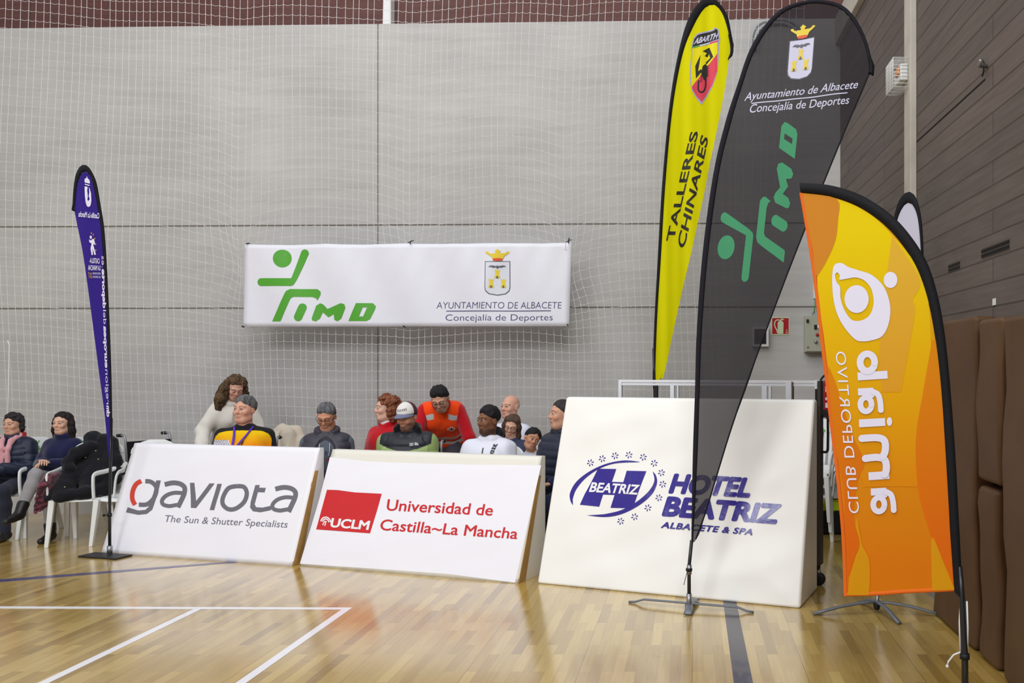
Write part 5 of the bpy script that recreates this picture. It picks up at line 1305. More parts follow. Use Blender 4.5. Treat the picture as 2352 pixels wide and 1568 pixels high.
# -- bending first-aider
def vestcol(x, u, f, g, P):
    c = np.tile(c3(255, 78, 20), (len(P), 1))
    band = ((np.abs(u-.435+.25*(np.abs(x)-.1)) < .020) & (np.abs(x) > .07) & (np.abs(x) < .17)) | (np.abs(u-.14) < .022) | (np.abs(u-.055+.12*np.abs(x)) < .02)
    c = np.where(band[:, None], c3(196, 196, 196), c)
    ax, au = np.abs(x-.092), np.abs(u-.315); wh = ((ax < .034) & (au < .015)) | ((au < .034) & (ax < .015)); rd = ((ax < .026) & (au < .009)) | ((au < .026) & (ax < .009))
    c = np.where((wh & (f > 0))[:, None], c3(236, 232, 230), c); c = np.where((rd & (f > 0))[:, None], c3(150, 20, 36), c)
    return c.astype(np.float32)
p = P7 = Person('standing first-aid man bending forward in orange vest with a red cross badge', (1011, 924), 8.75, -4, seat=None, scale=1.04, nk=1.25, hyaw=-12, hpitch=34, hroll=-6, skin=(206, 154, 126), wid=1.06, beard=((70, 50, 44), .4, -.045), arms=(((.10, .06, -.26), (.03, .02, -.24)), ((.08, .10, -.25), (-.02, .16, -.20))))
p.facebits(brow=(34, 26, 24), lip=(170, 90, 84), smile=.5); p.hair((24, 22, 24), .013, .092, amp=.005, sidecut=-.015, top=.010); p.glasses((30, 28, 30), .0018)
p.garment('red_sweatshirt', .018, (186, 24, 36), folds=.006, collar=(.072, .01, .02, .55), mat_=FLEECE, subs=lambda S: S.cap(p.t(0, .54, .12), p.t(0, .36, .15), .045, .008, .01))
p.garment('tee_shirt', .006, (222, 220, 226), arms=0, folds=0, collar=(.058, .0, .012), lower=.36)
p.garment('safety_vest', .032, arms=0, colfn=vestcol, folds=.005, mat_=CLOTH, hem=-.05, h=.006, subs=lambda S: (S.cap(p.t(0, .56, .16), p.t(0, .26, .20), .075, .02, .01), S.cap(p.t(.31, .42, 0), p.t(.31, .2, 0), .10, .11, .01), S.cap(p.t(-.31, .42, 0), p.t(-.31, .2, 0), .10, .11, .01)))
p.trousers((82, 80, 92)); p.shoes()
# -- man with cap in green puffer
def puffcol(x, u, f, g, P):
    c = np.tile(c3(150, 172, 106), (len(P), 1)); yoke = (np.abs(x) < .235) & (u > .345+.22*np.abs(x)+.15*np.maximum(0, np.abs(x)-.15)) ; ct = (np.abs(x) < .024) & (f > 0) & (g == 1)
    return np.where((yoke | ct | (g == 4))[:, None], c3(34, 35, 44), c).astype(np.float32)
p = P8 = Person('seated bearded man in green and black puffer jacket wearing a white and maroon cap', (935, 957), 8.0, -14, seat=.50, legs='tuck', hyaw=-18, hpitch=15, lean=5, skin=(198, 142, 116), wid=1.16, beard=((44, 34, 32), .85, -.035), hs=1.03)
p.facebits(brow=(40, 30, 28), lip=(150, 88, 80), closed=True); p.hair((36, 30, 30), .009, .06, amp=.002)
p.garment('puffer_jacket', .048, quilt=(.13, .016), mat_=NYLON, colfn=puffcol, folds=.007, foldf=22, collar=(.09, .0, .03, .5))
p.garment('hood_lining', 0, (22, 22, 26), arms=0, torso=False, mat_=FLEECE, folds=.006, foldf=50, extra=lambda S: (S.chain([p.NB+np.array([a*.10, -.02+.10*(1-abs(a)), .03+.03*(1-abs(a))]) for a in (-1, -.6, 0, .6, 1)], [.035, .05, .055, .05, .035], .03)))
m = MB(); GS = Soft(); p.torso(GS, .048, 1); f_ = lambda P: GS.ev(P)-.020
for k in range(3):
    r0 = .010+k*.010; m.tube([tuple(p.on_torso(f_, .10-.0+r0*math.cos(a)*1.1, .405+r0*math.sin(a)*.8)) for a in [math.pi*.5*j/8 for j in range(9)]], .0035, 5, True)
    m.tube([tuple(p.on_torso(f_, .055, .406+k*.009)), tuple(p.on_torso(f_, .092, .406+k*.009))], .003, 5)
p.put(m, 'chest_logo', M_pw)
def capm(q):
    S = Soft(); S.ell(q.hp(0, .008, .046), tuple(np.array((.086, .104, .094))*q.hs), .01, q.Rh)
    def fn(P):
        L = q.loc(P); return np.maximum(S.ev(P), .036-.15*L[:, 1]-L[:, 2])
    lo, hi = S.bounds()
    def cc_(P):
        L = q.loc(P); fr_ = (L[:, 1] < -.012+.25*(L[:, 2]-.05)); txt = fr_ & (np.abs(L[:, 2]-.086-.12*L[:, 0]) < .010) & (np.abs(L[:, 0]) < .05) & (np.sin(L[:, 0]*480+L[:, 2]*200) > .0)
        c = np.where(fr_[:, None], c3(226, 222, 218), c3(84, 34, 46)); return np.where(txt[:, None], c3(60, 58, 70), c).astype(np.float32)
    o = soft_mesh('cap', fn, lo, hi, .004, CLOTH, q.body, cc_)
    m = MB(); rows = []
    for r_ in range(9):
        t = r_/8; row = []
        for k in range(25):
            an = math.radians(-78+156*k/24); x = (.082+.006*t)*math.sin(an); y = .008-(.098+.078*t*math.cos(an)**.8)*math.cos(an)
            row.append(tuple(q.hp(x, y, .053-.016*t*math.cos(an)-.020*(abs(math.sin(an)))**2*1.0-.012*t*math.sin(an)**2)))
        rows.append(row)
    m.grid(rows); q.put(m, 'cap_brim', mat('slate_cloth', rgb(112, 116, 142), .8), solid=.005)
capm(p); p.trousers(DARK); p.shoes()
# -- young man in white jacket
p = P9 = Person('seated young man with short black hair in white track jacket', (1122, 966), 7.9, -22, seat=.44, legs='tuck', hyaw=-30, hpitch=2, skin=(128, 84, 60), face=(1.0, 1.04), wid=1.08, beard=((30, 22, 20), .8, -.055), nose=1.2)
p.facebits(brow=(22, 18, 18), lip=(120, 76, 66), iris=(30, 20, 18)); p.hair((20, 18, 20), .014, .084, curly=.003, amp=.002, sidecut=-.01, top=.010)
def wj(x, u, f, g, P):
    c = np.tile(c3(226, 226, 238), (len(P), 1)); s_ = (np.abs(x-.045-(u-.2)*.22) < .017) & (f > 0) & (g != 3) & (u < .45); t_ = s_ & (np.sin(u*300) > .55) & (np.abs(x-.045-(u-.2)*.22) < .008)
    z_ = (np.abs(x+.005) < .005) & (f > 0) & (u < .42); l_ = (np.abs(x-.018) < .010) & (np.abs(u-.30) < .05) & (f > 0) & (np.sin(u*420+x*300) > -.1)
    c = np.where((s_ | z_ | l_)[:, None], c3(30, 30, 36), c); return np.where(t_[:, None], c3(210, 210, 220), c).astype(np.float32)
p.garment('track_jacket', .03, colfn=wj, folds=.009, foldf=26, mat_=NYLON, collar=(.080, .0, .024, .55), h=.006, subs=lambda S: S.cap(p.t(.0, .54, .13), p.t(.0, .34, .17), .05, .008, .01))
p.garment('black_hood', 0, (26, 26, 30), arms=0, torso=False, folds=.004, extra=lambda S: S.chain([p.NB+np.array([a*.10, .02+.07*(1-abs(a)), .035+.02*(1-abs(a))]) for a in (-.3, .2, .6, 1)], [.03, .04, .042, .03], .03))
p.garment('tee_shirt', .008, (196, 206, 30), arms=0, folds=0, collar=(.06, .012, .016), lower=.36); p.trousers(DARK); p.shoes()
# -- bald man
p = P10 = Person('bald older man in white shirt standing behind the seated young people', (1172, 935), 9.12, -26, seat=.50, hyaw=-16, hpitch=-2, skin=(216, 164, 142), face=(1.06, 1.0), nose=1.1)
p.facebits(brow=(170, 160, 152), lip=(180, 110, 104)); p.body['label'] = 'bald older man in white shirt behind the girl with glasses'
p.hair((176, 168, 162), .005, .05, amp=.001, sidecut=-.035, maxz=.035); p.garment('shirt', .018, (220, 220, 236), collar=(.07, .02, .018)); p.trousers(DARK); p.shoes()
# -- girl with glasses
p = P11 = Person('girl with glasses and straight brown hair looking down, in front of the bald man', (1176, 978), 8.5, -4, seat=.42, scale=.84, legs='tuck', hyaw=-8, hpitch=20, hroll=10, skin=(214, 166, 142), face=(.93, .98), wid=.92, hs=1.06)
p.facebits(brow=(70, 50, 40), lip=(190, 104, 100), closed=True); p.glasses((150, 120, 100), .0013, .026, .021)
p.hair((70, 52, 42), .012, .096, extra=[([(-.05, -.01, .08), (-.08, -.01, .0), (-.085, -.02, -.1), (-.085, -.04, -.2)], [.035, .026, .028, .02]), ([(.05, -.01, .08), (.08, -.01, .0), (.085, -.02, -.1), (.08, -.04, -.2)], [.035, .026, .028, .02]), ([(0, .07, .05), (0, .09, -.1)], [.06, .05])], amp=.003)
p.garment('top', .02, (70, 74, 100)); p.trousers(DARK); p.shoes()
# -- boy
p = P12 = Person('boy with short black hair resting low beside the man in navy puffer', (1222, 1009), 8.15, 6, seat=.40, scale=.80, legs='tuck', hyaw=12, hpitch=4, hroll=24, skin=(190, 136, 106), face=(.95, .96), wid=.9, hs=1.08)
p.facebits(brow=(30, 24, 22), lip=(170, 98, 90), iris=(36, 24, 20)); p.hair((22, 20, 22), .014, .082, amp=.005, sidecut=-.015)
p.garment('sweater', .02, (200, 206, 222)); p.trousers(DARK); p.shoes()
# -- man in navy puffer beside the big mat
p = P13 = Person('man in dark navy puffer jacket seated at left edge of the big mat', (1289, 952), 7.68, -44, seat=.50, legs='tuck', hyaw=-24, hpitch=-2, skin=(206, 154, 128), face=(.96, 1.08), wid=1.05, nose=1.2, beard=((110, 84, 72), .2, -.04), arms=(((.06, .04, -.27), (-.10, .20, -.04)), ((.06, .06, -.27), (-.08, .22, -.02))))
p.facebits(brow=(46, 38, 36), lip=(160, 96, 88)); p.hair((40, 36, 36), .011, .098, amp=.004, sidecut=-.02, slope=1.0)
p.garment('sweater', .02, (36, 36, 70), folds=.005); p.garment('padded_vest', .042, (38, 42, 58), arms=0, quilt=(.07, .010), mat_=NYLON, collar=(.082, .015, .026, .45), subs=lambda S: (S.cap(p.t(.31, .42, 0), p.t(.31, .15, 0), .10, .12, .01), S.cap(p.t(-.31, .42, 0), p.t(-.31, .15, 0), .10, .12, .01)))
p.trousers((32, 36, 58)); p.shoes()

# order: P1 far-left woman, P2 navy sweater, P3 curly, P4 orange, P5 vest, P6 red fleece, P7 first-aid, P8 cap, P9 white jacket, P10 bald, P11 girl, P12 boy, P13 navy puffer
PEOPLE_CHAIR = [P1, P2, P5, P6, P9, P10, P11, P12, P13]
LABEL_CHAIR = ['white plastic armchair under the woman in navy puffer at far left', 'white plastic armchair under the woman in navy sweater', 'white plastic armchair under the man in padded vest', 'white plastic armchair under the woman in red fleece', 'white plastic armchair under the young man in white jacket', 'white plastic armchair under the bald man', 'white plastic armchair under the girl with glasses', 'white plastic armchair under the boy', 'white plastic armchair under the man in navy puffer']
PEOPLE_WHEEL = [P4, P8]
LABEL_WHEEL = ['black wheelchair under the heavy man in orange shirt', 'grey-framed wheelchair under the man in the cap']
# ------------------------------------------------------------------ chairs and things around the court side
def child_copy(o, name=None):
    c = o.copy(); COL.objects.link(c)
    for ch in [k for k in COL.objects if k.parent == o]:
        d = child_copy(ch); d.parent = c; d.matrix_parent_inverse = ch.matrix_parent_inverse.copy()
    return c
M_logo = mat('print_green', rgb(84, 164, 52))
def monobloc():
    """white moulded armchair facing -y, back top at .95 m"""
    r = empty('plastic_chair', (0, 0, 0))
    def bp(x, t):     # back surface: x across, t 0 at the seat .. 1 at the top
        w = .235-.02*t; y = .20+.16*t-.05*(1-(x/.25)**2)*0+.05*-(x/.25)**2; return Vector((x, y, .43+.52*t))
    m = MB()          # seat
    rows = []
    for j in range(13):
        t = j/12; row = []
        for i in range(15):
            x = -.225+.45*i/14; w = 1-.06*t; z = .44-.028*math.sin(math.pi*t)*(1-(x/.26)**2)-.03*max(0, (.12-t)/.12)**2+.012*(x/.225)**4
            row.append((x*w, -.24+.46*t, z))
        rows.append(row)
    m.grid(rows); m.build('seat', M_wplas, r, solid=.008)
    m = MB()          # back frame with slots
    def strip(x0, x1, t0, t1, nx=4, nt=10):
        m.grid([[bp(x0(t0+(t1-t0)*j/nt)+(x1(t0+(t1-t0)*j/nt)-x0(t0+(t1-t0)*j/nt))*i/nx, t0+(t1-t0)*j/nt) for i in range(nx+1)] for j in range(nt+1)])
    W_ = lambda t: .235-.02*t if t < .8 else (.235-.02*t)*(math.sqrt(max(.12, 1-((t-.8)/.205)**2)))
    strip(lambda t: -W_(t), lambda t: W_(t), .74, 1.0, 14, 12)
    strip(lambda t: -W_(t), lambda t: W_(t), 0, .12, 14, 3)
    for k in range(7):
        c = -.195+.065*k
        strip(lambda t, c=c: c*(1-.08*t)-.020, lambda t, c=c: c*(1-.08*t)+.020, .10, .76, 2, 8)
    m.build('backrest', M_wplas, r, solid=.008)
    for sx in (-1, 1):
        m = MB(); m.tube(spline([(sx*.262, -.245, .43), (sx*.275, -.235, .60), (sx*.285, -.19, .665), (sx*.285, -.02, .675), (sx*.268, .13, .69), (sx*.235, .25, .72)], 5), [.022]*26, 8, True, .45, up=(1, 0, 0)); m.build('armrest', M_wplas, r)
        for (y0, y1, ty) in ((-.235, -.275, 'front'), (.19, .30, 'rear')):
            m = MB(); x0, x1 = sx*.235, sx*.272
            a = [(x0-.028*sx, y0-.03, .435), (x0+.022*sx, y0-.03, .435), (x0+.022*sx, y0+.02, .435), (x0-.028*sx, y0+.02, .435)]
            b = [(x1-.022*sx, y1-.018, 0.0), (x1+.010*sx, y1-.018, 0.0), (x1+.010*sx, y1+.012, 0.0), (x1-.022*sx, y1+.012, 0.0)]
            m.prism(b, a); m.build('leg', M_wplas, r, bevel=.004)
    # printed runner logo on the back
    m = MB()
    def lg(x, z): t = (z-.43)/.52; p = bp(x, t); return (p.x, p.y-.0085, p.z)
    def q(pts): m.add([lg(*v) for v in pts], [tuple(range(len(pts)))])
    q([(.012*math.cos(a)-.008, .905+.011*math.sin(a)) for a in [k*math.pi/6 for k in range(12)]])
    q([(-.042, .872), (-.042, .862), (.006, .862), (.028, .915), (.018, .918), (-.002, .872)]); q([(-.02, .82), (-.008, .82), (.008, .848), (.036, .848), (.040, .857), (-.002, .858)]); q([(.006, .82), (.014, .82), (.018, .842), (.01, .842)]); q([(.024, .82), (.05, .82), (.056, .842), (.03, .842)])
    m.build('printed_logo', M_logo, r)
    return r
proto = monobloc(); used = [False]
def chair(x, y, rz, label, group='white plastic armchairs', z=0.0):
    o = proto if not used[0] else child_copy(proto); used[0] = True
    o.location = (x, y, z); o.rotation_euler = (0, 0, math.radians(rz)); tag(o, label, 'chair', group); return o
def chair_under(pb, label, back=.02):
    """a chair whose seat carries the seated person pb"""
    b = pb.body; a = b.rotation_euler.z; f = Vector((math.sin(a), -math.cos(a), 0))
    return chair(b.location.x+f.x*-back, b.location.y+f.y*-back, math.degrees(a), label)
# ------------------------------------------------------------------ seats for the people, coat, bag, wall things
for pp, lb in zip(PEOPLE_CHAIR, LABEL_CHAIR): chair_under(pp, lb)
# the free chair with the coat
cp = on_floor(215, 1238); ya = 20; cz = chair(cp.x, cp.y-.06, ya, 'white plastic armchair with black padded coat on it, beside purple flag')
a_ = math.radians(ya); fx = Vector((math.sin(a_), -math.cos(a_), 0)); sx_ = Vector((math.cos(a_), math.sin(a_), 0)); o0 = Vector((cp.x, cp.y-.06, 0))
def ch(x, y, z): return tuple(o0+sx_*x-fx*y+Vector((0, 0, z)))      # chair frame to the hall
C2 = chair(at(300, 1000, 8.5).x+.10, 8.45, 4, 'white plastic armchair partly hidden behind left end of the first white board')
S_ = Soft()
S_.chain([ch(-.04, .30, .99), ch(.08, .24, .93), ch(.13, .12, .72), ch(.16, -.04, .52)], [.05, .07, .085, .06], .05)
S_.chain([ch(-.05, .28, .97), ch(.0, .17, .80), ch(.02, .03, .60), ch(.0, -.15, .50)], [.06, .085, .10, .05], .05)
S_.chain([ch(-.08, .20, .80), ch(-.12, .06, .66), ch(-.15, -.14, .52), ch(-.18, -.26, .455)], [.05, .085, .06, .032], .05)
S_.chain([ch(-.08, .12, .72), ch(-.16, -.05, .62), ch(-.22, -.16, .52), ch(-.27, -.26, .455)], [.05, .055, .045, .025], .05)
S_.chain([ch(.16, .0, .50), ch(.02, -.2, .49), ch(-.16, -.25, .47)], [.05, .045, .035], .05)
S_.chain([ch(-.02, .12, .90), ch(-.12, .03, .84), ch(-.17, -.03, .76), ch(-.15, -.06, .71)], [.05, .055, .05, .055], .02)
S_.chain([ch(.14, .20, .93), ch(.19, .10, .76), ch(.20, .06, .58)], [.045, .055, .05], .03)
def coatf(P):
    d = S_.ev(P); return d-.009*wob(P*np.array([1, 1, .7], np.float32), 26, 12)-.005*wob(P*np.array([1.5, 1, .5], np.float32), 55, 7)-.005*np.abs(np.sin(P[:, 2]*40+2*wob(P, 8, 3)))**.5
lo_, hi_ = S_.bounds()
co = soft_mesh('padded_coat', coatf, lo_, hi_, .007, CLOTH, None, lambda P: np.tile(c3(24, 24, 29), (len(P), 1)), world=False)
tag(co, 'black padded coat heaped over the empty white chair next to the purple flag', 'coat')
def surf_pt(x, z, y0=-.5):
    ys = np.linspace(-.45, .3, 200); P = np.array([ch(x, y, z) for y in ys], np.float32); d = coatf(P); i = int(np.argmax(d < 0)); return Vector(ch(x, ys[i]-.004, z))
for (x, z) in ((.03, .86), (.06, .78), (.09, .64), (.06, .55), (-.05, .80), (-.14, .55)):
    m = MB(); m.lathe(surf_pt(x, z), [(.002, -.004), (.008, -.002), (.008, .002), (.002, .004)], 8, Matrix.Rotation(math.pi/2, 3, 'X')); m.build('press_stud', mat('brass_stud', rgb(190, 176, 140), .3, .5, metal=.8), co, world=False)
S2 = Soft()
for k in range(4): S2.chain([ch(-.20-.02*k, .12-.04*k, .60+.01*k), ch(-.24-.015*k, -.02-.05*k, .64), ch(-.265-.012*k, -.16-.035*k, .58), ch(-.28-.02*k, -.22-.02*k, .45-.02*k), ch(-.285-.02*k, -.23-.02*k, .38-.015*k)], [.03, .038, .034, .026, .014], .012)
lo_, hi_ = S2.bounds()
sc_ = soft_mesh('knitted_scarf', lambda P: S2.ev(P)-.005*wob(P, 70, 2), lo_, hi_, .0055, FLEECE, None, lambda P: np.where((wob(P, 110, 4) > .0)[:, None], c3(122, 60, 72), c3(62, 34, 44)), world=False)
tag(sc_, 'mottled burgundy knitted scarf hanging off the white chair beside the black coat', 'scarf')
# wheelchairs: small parts of them rise over the boards
M_tube = mat('grey_tube', rgb(150, 152, 156), .35, .5, metal=.5)
def wheelchair(x, y, rz, label):
    r = empty('wheelchair', (x, y, 0), math.radians(rz))
    def part(m, n, mt): m.build(n, mt, r, world=False)
    for q in (-1, 1):
        m = MB(); m.tube([(q*.29, .10+.29*math.cos(t), .30+.29*math.sin(t)) for t in [2*math.pi*k/32 for k in range(33)]], .013, 8, False)
        for k in range(10): m.tube([(q*.29, .10, .30), (q*.29, .10+.29*math.cos(k*.628), .30+.29*math.sin(k*.628))], .002, 4)
        part(m, 'wheel', M_black)
        m = MB(); m.tube([(q*.23, -.42+.06*math.cos(t), .066+.06*math.sin(t)) for t in [2*math.pi*k/16 for k in range(17)]], .012, 8, False); part(m, 'caster', M_black)
        m = MB(); m.tube(spline([(q*.23, -.42, .12), (q*.23, -.40, .46), (q*.23, .20, .46), (q*.23, .24, .70), (q*.23, .27, .93), (q*.23, .32, .965), (q*.23, .40, .96)], 4), .012, 8); part(m, 'frame_tube', M_tube)
        m = MB(); m.tube([(q*.23, .34, .964), (q*.23, .42, .958)], .018, 10); part(m, 'push_handle', M_black)
        m = MB(); m.box((q*.26, -.03, .70), (.05, .30, .03)); part(m, 'armrest', M_black)
        m = MB(); m.tube([(q*.25, -.12, .46), (q*.255, -.12, .69)], .01, 8); m.tube([(q*.25, .10, .46), (q*.255, .10, .69)], .01, 8); part(m, 'armrest_post', M_tube)
    m = MB(); m.box((0, -.08, .47), (.44, .44, .03)); part(m, 'seat', M_black)
    m = MB(); m.box((0, .25, .70), (.44, .02, .40)); part(m, 'backrest', M_black)
    tag(r, label, 'wheelchair', 'wheelchairs behind the boards'); return r
for pp, lb in zip(PEOPLE_WHEEL, LABEL_WHEEL):
    b = pp.body; a = b.rotation_euler.z; wheelchair(b.location.x-math.sin(a)*.04, b.location.y+math.cos(a)*.04, math.degrees(a), lb)
q = at(283, 1005, 9.0); wheelchair(-5.6, 9.2, 60, 'empty black wheelchair by the wall, push handle above white chairs')
# cream coat over a chair behind the man in orange
q = Vector((-4.35, 0, 0))
ch3 = chair(-4.30, 9.05, 8, 'white plastic armchair under the cream coat, behind the man in orange')
S3 = Soft(); z_ = .12
S3.chain([(q.x-.16, 9.32, .93), (q.x-.05, 9.35, 1.0), (q.x+.10, 9.35, .99), (q.x+.2, 9.30, .88)], [.05, .06, .06, .05], .05)
S3.chain([(q.x+.06, 9.25, .95), (q.x+.10, 9.20, .75), (q.x+.14, 9.18, .52)], [.07, .09, .09], .05); S3.chain([(q.x-.10, 9.26, .92), (q.x-.06, 9.20, .72), (q.x-.04, 9.18, .52)], [.06, .08, .08], .05); S3.chain([(q.x+.2, 9.28, .88), (q.x+.26, 9.24, .66), (q.x+.28, 9.22, .48)], [.05, .055, .05], .04)
lo_, hi_ = S3.bounds(); tag(soft_mesh('fleece_coat', lambda P: S3.ev(P)-.014*wob(P*np.array([1.3, 1.3, .35], np.float32), 30, 6), lo_, hi_, .009, FLEECE, None, lambda P: np.tile(c3(204, 192, 174), (len(P), 1)), world=False), 'cream fleece coat draped over a chair back to the right of the man in orange', 'coat')
# ---- aluminium frame trolley behind the big mat
A, B = on_floor(1233, 1340), on_floor(1838, 1398); u = (B-A).normalized(); n = Vector((-u.y, u.x, 0)); Q = A+n*.70
TS = Surf(Q, -n); M_alu = mat('aluminium', rgb(226, 227, 232), .35, .5, metal=.15)
def fr(px, py, d=0.0): return TS.hit(px, py, d)
ztop_ = fr(1650, 873).z; UZ = Matrix(((u.x, n.x, 0), (u.y, n.y, 0), (0, 0, 1)))
def sdist(px): return (fr(px, 900)-Q).dot(u)
rt = empty('frame_trolley', Q+u*sdist(1655)); tag(rt, 'aluminium frame trolley on wheels standing behind the big white mat', 'trolley')
def fbox(name, s0, s1, z0, z1, d0, d1, mt, bev=.003):
    m = MB(); m.box(Q+u*((s0+s1)/2)+n*((d0+d1)/2)+Vector((0, 0, (z0+z1)/2)), (abs(s1-s0), abs(d1-d0), z1-z0), M=UZ); return m.build(name, mt, rt, bevel=bev)
sl, sr = sdist(1420), sdist(1884)
fbox('top_rail', sl, sr, ztop_-.022, ztop_, 0, .03, M_alu); fbox('top_rail', sl, sr, ztop_-.046, ztop_-.026, .004, .026, M_alu)
fbox('end_post', sl, sl+.03, .12, ztop_-.02, -.002, .03, M_alu)
for px, w_, mt in ((1505, .035, M_black), (1543, .035, M_alu), (1556, .014, M_alu), (1755, .042, M_alu), (1768, .02, M_alu)):
    s_ = sdist(px); fbox('post', s_-w_/2, s_+w_/2, .10, ztop_-.045, .004, .028, mt)
s_ = sdist(1812); fbox('post', s_-.025, s_+.02, .10, ztop_, -.006, .0, M_alu); fbox('post', s_+.022, s_+.034, .10, ztop_-.01, -.006, .03, mat('bronze_edge', rgb(88, 76, 66), .5))
s_ = sdist(1878); fbox('corner_bracket', s_-.022, s_-.002, ztop_-.065, ztop_+.004, -.008, .0, M_alu); fbox('corner_bracket', s_+.0, s_+.018, ztop_-.065, ztop_+.004, -.008, .0, M_alu)
fbox('end_post', s_-.02, s_+.016, .10, ztop_-.065, -.004, .03, M_black)
fbox('folded_panel', sr-.012, sr+.012, .16, ztop_, -.05, .06, mat('dark_panel', rgb(58, 52, 48), .5)); fbox('base_rail', sl, sr, .09, .13, 0, .04, M_alu)
m = MB(); e = Q+u*(sr+.014)+n*.0; m.tube(spline([tuple(e+Vector((0, 0, 1.30))), tuple(e+u*.04+Vector((0, 0, 1.295))), tuple(e+u*.045+Vector((0, 0, 1.22))), tuple(e+u*.045+Vector((0, 0, 1.10))), tuple(e+u*.04+Vector((0, 0, 1.03))), tuple(e+Vector((0, 0, 1.025)))], 5), .010, 8); m.build('grab_handle', M_black, rt)
for s_ in (sl+.05, sr-.01):
    m = MB(); c = Q+u*s_+Vector((0, 0, .05)); M3 = Matrix((u, n, Vector((0, 0, 1)))).transposed() @ Matrix.Rotation(math.pi/2, 3, 'X'); m.lathe(c+n*.0, [(.02, -.02), (.045, -.018), (.05, -.01), (.05, .01), (.045, .018), (.02, .02)], 20, M3); m.build('wheel', M_black, rt)
    m = MB(); m.tube([c+Vector((0, 0, .0)), c+Vector((0, 0, .07))], .012, 8); m.build('wheel_fork', M_steel, rt)
# ---- things on the back wall, right
def wall_box(name, x0, y0, x1, y1, d0, d1, mt, parent=None, bev=.004):
    a = WALL.hit(x0, y0, d1); b = WALL.hit(x1, y1, d1); m = MB(); c = (a+b)/2; w_ = (b-a).dot(wdir)
    m.box((c.x-wn.x*(d1-d0)/2, c.y-wn.y*(d1-d0)/2, c.z), (abs(w_), d1-d0, abs(a.z-b.z)), M=Matrix(((wdir.x, -wn.x, 0), (wdir.y, -wn.y, 0), (0, 0, 1)))); return m.build(name, mt, parent, bevel=bev)
c4b = crop(1720, 680, 220/1232)
def W4(x, y): return c4b((x, y))
M_box = mat('grey_green_enamel', rgb(172, 174, 154), .45, .4)
rt = empty('control_box', WALL.hit(1885, 769)); tag(rt, 'grey-green electrical control box with knobs on wall behind the orange flag', 'control box')
wall_box('cabinet', *W4(708, 258), *W4(1190, 722), 0, .14, M_box, rt); wall_box('door', *W4(718, 264), *W4(1180, 712), .14, .152, M_box, rt)
SD = Surf(WALL.O+wn*.152, wn)
for (x0, y0, x1, y1) in ((722, 308, 752, 350), (820, 378, 855, 432)): wall_box('switch', *W4(x0, y0), *W4(x1, y1), .152, .17, M_black, rt, .002)
RX = Matrix.Rotation(math.pi/2, 3, 'X')
for (x, y, r, mt) in ((905, 397, 22, mat('lamp_lens_white', rgb(240, 240, 240), .2)), (880, 495, 18, mat('knob_red', rgb(170, 50, 44), .4)), (935, 493, 18, mat('knob_yellow', rgb(220, 170, 20), .4)), (862, 587, 19, M_steel), (940, 588, 19, M_steel)):
    m = MB(); r_ = r*.1786/205; m.lathe(SD.hit(*W4(x, y)), [(r_*1.2, 0), (r_*1.2, .006), (r_, .008), (r_, .024), (r_*.8, .028)], 16, RX); m.build('knob', mt, rt)
wall_box('lock', *W4(726, 645), *W4(752, 672), .152, .16, M_steel, rt, .002)
m = MB()
for x in (828, 888): a = SD.hit(*W4(x, 238)); m.tube([a+Vector((0, .08, -.04)), a+Vector((0, .08, .03))], .014, 10)
m.build('cable_gland', mat('gland_grey', rgb(150, 154, 160), .5), rt)
g0 = WALL.hit(*W4(830, 225), .06); g1 = WALL.hit(*W4(856, 30), .03)
m = MB(); m.tube([g0, (g0+g1)/2+wn*.01, g1], .006, 8); tag(m.build('green_cable', mat('green_cable_sheath', rgb(90, 150, 70), .5)), 'thin green cable running up wall from the grey-green control box', 'cable')
m = MB(); m.tube([WALL.hit(*W4(880, 235), .05), WALL.hit(*W4(882, 140), .03)], .007, 8); tag(m.build('red_cable', mat('dark_red_cable', rgb(110, 50, 46), .5)), 'dark red cable entering the top of the control box', 'cable')
wall_box_o = wall_box('cable_trunking', 1868, 480, 1876, 686, 0, .03, M_white); tag(wall_box_o, 'white vertical cable trunking on back wall above the control box', 'conduit')
rt = empty('extinguisher_sign', WALL.hit(1792, 748)); tag(rt, 'square red fire extinguisher sign with pale green border on the concrete wall', 'sign')
M_lum = mat('luminous_green', rgb(206, 216, 178), .5)
wall_box('sign_plate', *W4(287, 268), *W4(524, 500), 0, .006, M_lum, rt, 0)
SS = Surf(WALL.O+wn*.0065, wn)
Print(SS, .0005).poly([(300, 281), (512, 281), (512, 486), (300, 486)], c4b).build('red_field', mat('sign_red', rgb(172, 20, 34), .5), rt)
P = Print(SS, .002).poly([(370, 345), (380, 325), (395, 318), (398, 300), (412, 298), (425, 284), (445, 290), (430, 294), (456, 300), (452, 308), (422, 306), (420, 318), (436, 325), (446, 345), (443, 484), (370, 484)], c4b)
P.band(spline([(398, 308), (362, 306), (338, 326), (330, 358), (340, 400), (362, 440), (366, 470)]), 14, c4b); P.text('A', c4b((476, 445)), c4b((500, 445)), c4b((476, 425)), .02); P.band([(472, 460), (504, 460)], 5, c4b); P.band([(472, 473), (504, 473)], 5, c4b); P.build('extinguisher_symbol', M_lum, rt)
rt = empty('wall_panel', WALL.hit(1750, 778)); tag(rt, 'small white framed dark panel on wall, half hidden by the black flag', 'panel')
wall_box('frame', 1728, 752, 1765, 796, 0, .07, M_white, rt); wall_box('dark_window', 1732, 756, 1759, 790, .07, .075, M_black, rt, 0)
